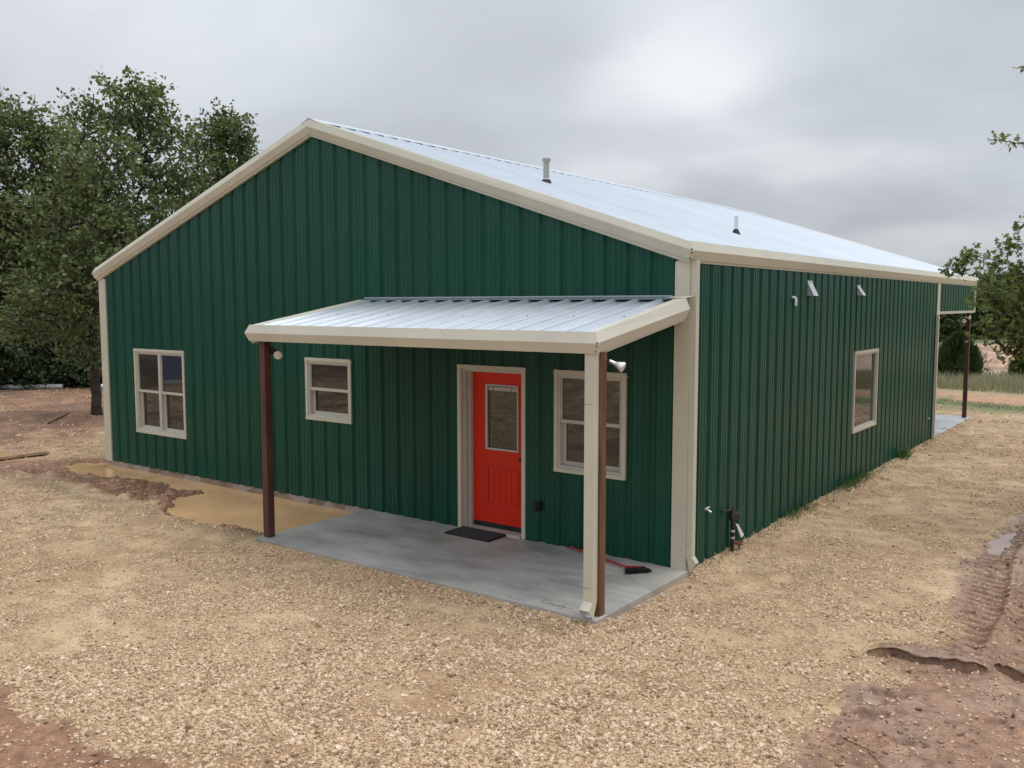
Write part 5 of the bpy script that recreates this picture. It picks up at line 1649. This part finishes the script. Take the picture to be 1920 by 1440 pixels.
# three thin boughs reaching left
def bough(path, nleaf, seed, root):
    rs = np.random.default_rng(seed)
    pts = [at(*p) for p in path]
    dense = []
    for a, b_ in zip(pts[:-1], pts[1:]):
        for k in range(5): dense.append(a + (b_ - a) * k / 5 + rs.normal(0, 0.008, 3))
    dense.append(pts[-1]); dense = np.array(dense)
    n = len(dense)
    ed = [(dense[i], dense[i + 1], 0.009 * (1 - i / n) + 0.003, 0.009 * (1 - (i + 1) / n) + 0.003) for i in range(n - 1)]
    cl_ = dense[rs.integers(int(n * 0.1), n, nleaf)] + rs.normal(0, 0.03, (nleaf, 3))
    for i in range(0, n - 1, 2):
        d_ = rs.normal(0, 1, 3); d_ /= np.linalg.norm(d_)
        ed.append((dense[i], dense[i] + d_ * 0.12, 0.004, 0.002))
    V, F = tube_edges(ed, 5)
    base = np.array(root.location)
    mesh_np('bough', V - base, F, M['bark'], root)
    V, F, ti, _ = leaves(cl_, 4, 0.09, 0.085, OAKLEAF, rs)
    mesh_np('bough_leaves', V - base, F, M['oaknear'], root, attrs={'tint': ('FLOAT', 'POINT', ti * 0.6)})
bough([(2040, 500, DR), (1930, 505, DR), (1870, 490, DR), (1820, 478, DR), (1778, 505, DR)], 46, 61, ro)
bough([(1830, 480, DR), (1808, 485, DR), (1795, 520, DR)], 14, 62, ro)
bough([(2040, 300, DR), (1950, 275, DR), (1900, 268, DR), (1855, 262, DR)], 26, 63, ro)
bough([(2040, 460, DR), (1950, 450, DR), (1900, 462, DR), (1866, 470, DR)], 22, 64, ro)
bough([(2060, 170, DR), (1960, 140, DR), (1916, 125, DR)], 10, 65, ro)
bough([(2000, 610, DR), (1950, 650, DR), (1905, 685, DR), (1893, 695, DR)], 9, 66, ro)
bough([(1930, 400, DR), (1915, 425, DR), (1905, 440, DR)], 8, 67, ro)


# cedars in front of the dirt bank
def cedar(px_, pbase, dep, hpx, wpx, label, seed):
    rs = np.random.default_rng(seed)
    base = at(px_, pbase, dep); base[2] = float(height(np.array([[base[0]]]), np.array([[base[1]]]))[0, 0])
    H = hpx / FPX * dep; Rm = wpx / 2 / FPX * dep
    root = empty('cedar_shrub', base); tag(root, label, 'shrub', 'cedars by the dirt bank')
    mb = MB(); mb.tube([(0, 0, -0.05), (0.02, 0, H * 0.4), (0, 0.02, H * 0.85)], [0.05, 0.04, 0.012], 7); mb.build('trunk', M['bark'], root)
    n = 9000
    tz = rs.random(n) ** 0.85
    prof = np.interp(tz, [0, 0.12, 0.35, 0.6, 0.85, 1.0], [0.72, 0.95, 1.0, 0.78, 0.38, 0.04]) * Rm
    ang = rs.uniform(0, 2 * np.pi, n)
    lump = 0.78 + 0.42 * vnoise(ang * 2.2 + seed, tz * 7, seed)
    r = prof * lump * (0.35 + 0.65 * rs.random(n) ** 0.5) * (1 + 0.35 * (rs.random(n) < 0.06))
    pos = np.stack([np.cos(ang) * r, np.sin(ang) * r, tz * H], 1)
    ax = np.stack([np.cos(ang) * 0.55, np.sin(ang) * 0.55, np.full(n, 0.9)], 1) + rs.normal(0, 0.28, (n, 3)); ax /= np.linalg.norm(ax, axis=1, keepdims=True)
    sdv = np.cross(ax, rs.normal(0, 1, (n, 3))); sdv /= np.linalg.norm(sdv, axis=1, keepdims=True)
    s = rs.uniform(0.12, 0.34, n)[:, None]
    V = np.stack([pos, pos + ax * s * 0.5 + sdv * 0.022, pos + ax * s, pos + ax * s * 0.5 - sdv * 0.022], 1).reshape(-1, 3)
    F = (np.arange(n)[:, None, None] * 4 + np.array([[0, 1, 2], [0, 2, 3]])[None]).reshape(-1, 3)
    ti = np.repeat(np.clip(0.75 * vnoise(ang * 3, tz * 9, seed + 3) + 0.35 * rs.random(n), 0, 1), 4)
    mesh_np('foliage', V, F, M['cedar'], root, attrs={'tint': ('FLOAT', 'POINT', ti)})
cedar(1794, 716, 36.5, 80, 78, 'round cedar behind the far porch post', 71)
cedar(1925, 716, 36.0, 45, 50, 'small cedar at the right edge before the dirt bank', 72)

# trees behind the dirt bank and along the skyline
rs_ = random.Random(4)
specs = [(1735, 612, 49, 50, 34), (1775, 608, 50, 48, 36), (1812, 612, 50, 46, 36), (1850, 606, 51, 48, 36), (1893, 608, 50, 48, 36), (1935, 606, 51, 50, 38), (1985, 608, 51, 55, 36), (1830, 566, 90, 56, 30), (1880, 562, 95, 56, 34), (1940, 560, 95, 60, 34), (1780, 570, 95, 50, 26)]
words = ['second from the wall', 'third from the wall', 'fourth from the wall', 'fifth from the wall', 'sixth from the wall', 'seventh from the wall']
proto = None
for i, (tx, ty, dep, rw, rh) in enumerate(specs):
    c_ = at(tx, ty, dep)
    gb_ = c_.copy(); gb_[2] = float(height(np.array([[gb_[0]]]), np.array([[gb_[1]]]))[0, 0]) - 0.05
    rx = rw / FPX * dep; rz = rh / FPX * dep * 1.35
    if dep < 80:
        lab = 'dark tree behind the dirt bank, ' + (['seen next to the far corner trim', 'seen under the far porch roof', 'seen behind the far porch post', 'seen through the near oak leaves', 'seen at the right edge', 'partly beyond the right edge', 'beyond the right edge'][i])
    else:
        lab = 'hazy green tree on the skyline, ' + (['second from the left', 'third from the left', 'fourth from the left', 'leftmost'][i - 7])
    tree('background_tree', gb_, c_ - np.array([0, 0, rz * 0.5]), [(c_, (rx, rx, rz)), (c_ + [rx * 0.5, 0, rz * 0.3], (rx * 0.5, rx * 0.5, rz * 0.6)), (c_ - [rx * 0.6, 0, rz * 0.2], (rx * 0.5, rx * 0.5, rz * 0.6))],
         130, 60, 0.26 if dep < 80 else 0.4, lab, M['fartree'], 0.16, 80 + i, 'trees beyond the bank', spread=0.9 if dep < 80 else 1.4)

# blue-grey shed across the drive: seen only mirrored in the wide window
sh = empty('storage_shed', (-33.3, -14.4, -0.05)); sh.rotation_euler = (0, 0, math.radians(32))
tag(sh, 'blue-grey metal shed mirrored in the upper right pane of the wide window', 'shed')
M['shed'] = simple('blue_grey_steel', (0.20, 0.27, 0.38), 0.5, var=0.08, vscale=3)
for k in range(8):
    mb = MB()
    for (ua, ha), (ub, hb) in zip(profile(0.9 * k, 0.9 * (k + 1))[:-1], profile(0.9 * k, 0.9 * (k + 1))[1:]):
        mb.add([(ua, ha, 0.12), (ub, hb, 0.12), (ub, hb, 3.2), (ua, ha, 3.2)], [(0, 1, 2, 3)])
    mb.build('wall_panel', M['shed'], sh)
mb = MB(); mb.box(0.0, 7.2, -5.0, -0.01, 0.1, 3.19); mb.build('shell', M['shed'], sh)
mb = MB(); mb.box(-0.02, 7.22, -5.02, 0.05, -0.2, 0.12); mb.build('base_trim', M['white'], sh)
mb = MB(); mb.add([(x, y, z) for x in (-0.2, 7.4) for y, z in ((0.3, 3.15), (-2.5, 4.1), (-5.3, 3.15), (-5.3, 3.05), (-2.5, 4.0), (0.3, 3.05))], [(0, 1, 7, 6), (1, 2, 8, 7), (2, 3, 9, 8), (3, 4, 10, 9), (4, 5, 11, 10), (5, 0, 6, 11), (0, 5, 4, 3, 2, 1), (6, 7, 8, 9, 10, 11)])
mb.build('roof', M['roof'], sh)
mb = MB(); mb.box(2.6, 5.4, 0.045, 0.09, 0.1, 2.6); mb.build('door', M['white'], sh)
for i, (tx, ty, lab) in enumerate(((-36.5, -12.2, 'dark tree mirrored in the upper left pane of the wide window'), (-39.0, -9.5, 'dark tree further along the drive, mirrored at the left of the wide window'))):
    c_ = np.array([tx, ty, 2.6])
    tree('oak_tree', (tx, ty, 0.0), (tx, ty, 1.2), [(c_, (2.4, 2.4, 2.4)), (c_ + [0.8, 0.6, 1.6], (1.6, 1.6, 1.6)), (c_ + [-0.6, -0.5, -1.0], (1.7, 1.7, 1.2))], 260, 40, 0.18, lab, M['oakdark'], 0.15, 201 + i, 'trees across the drive', spread=0.6)
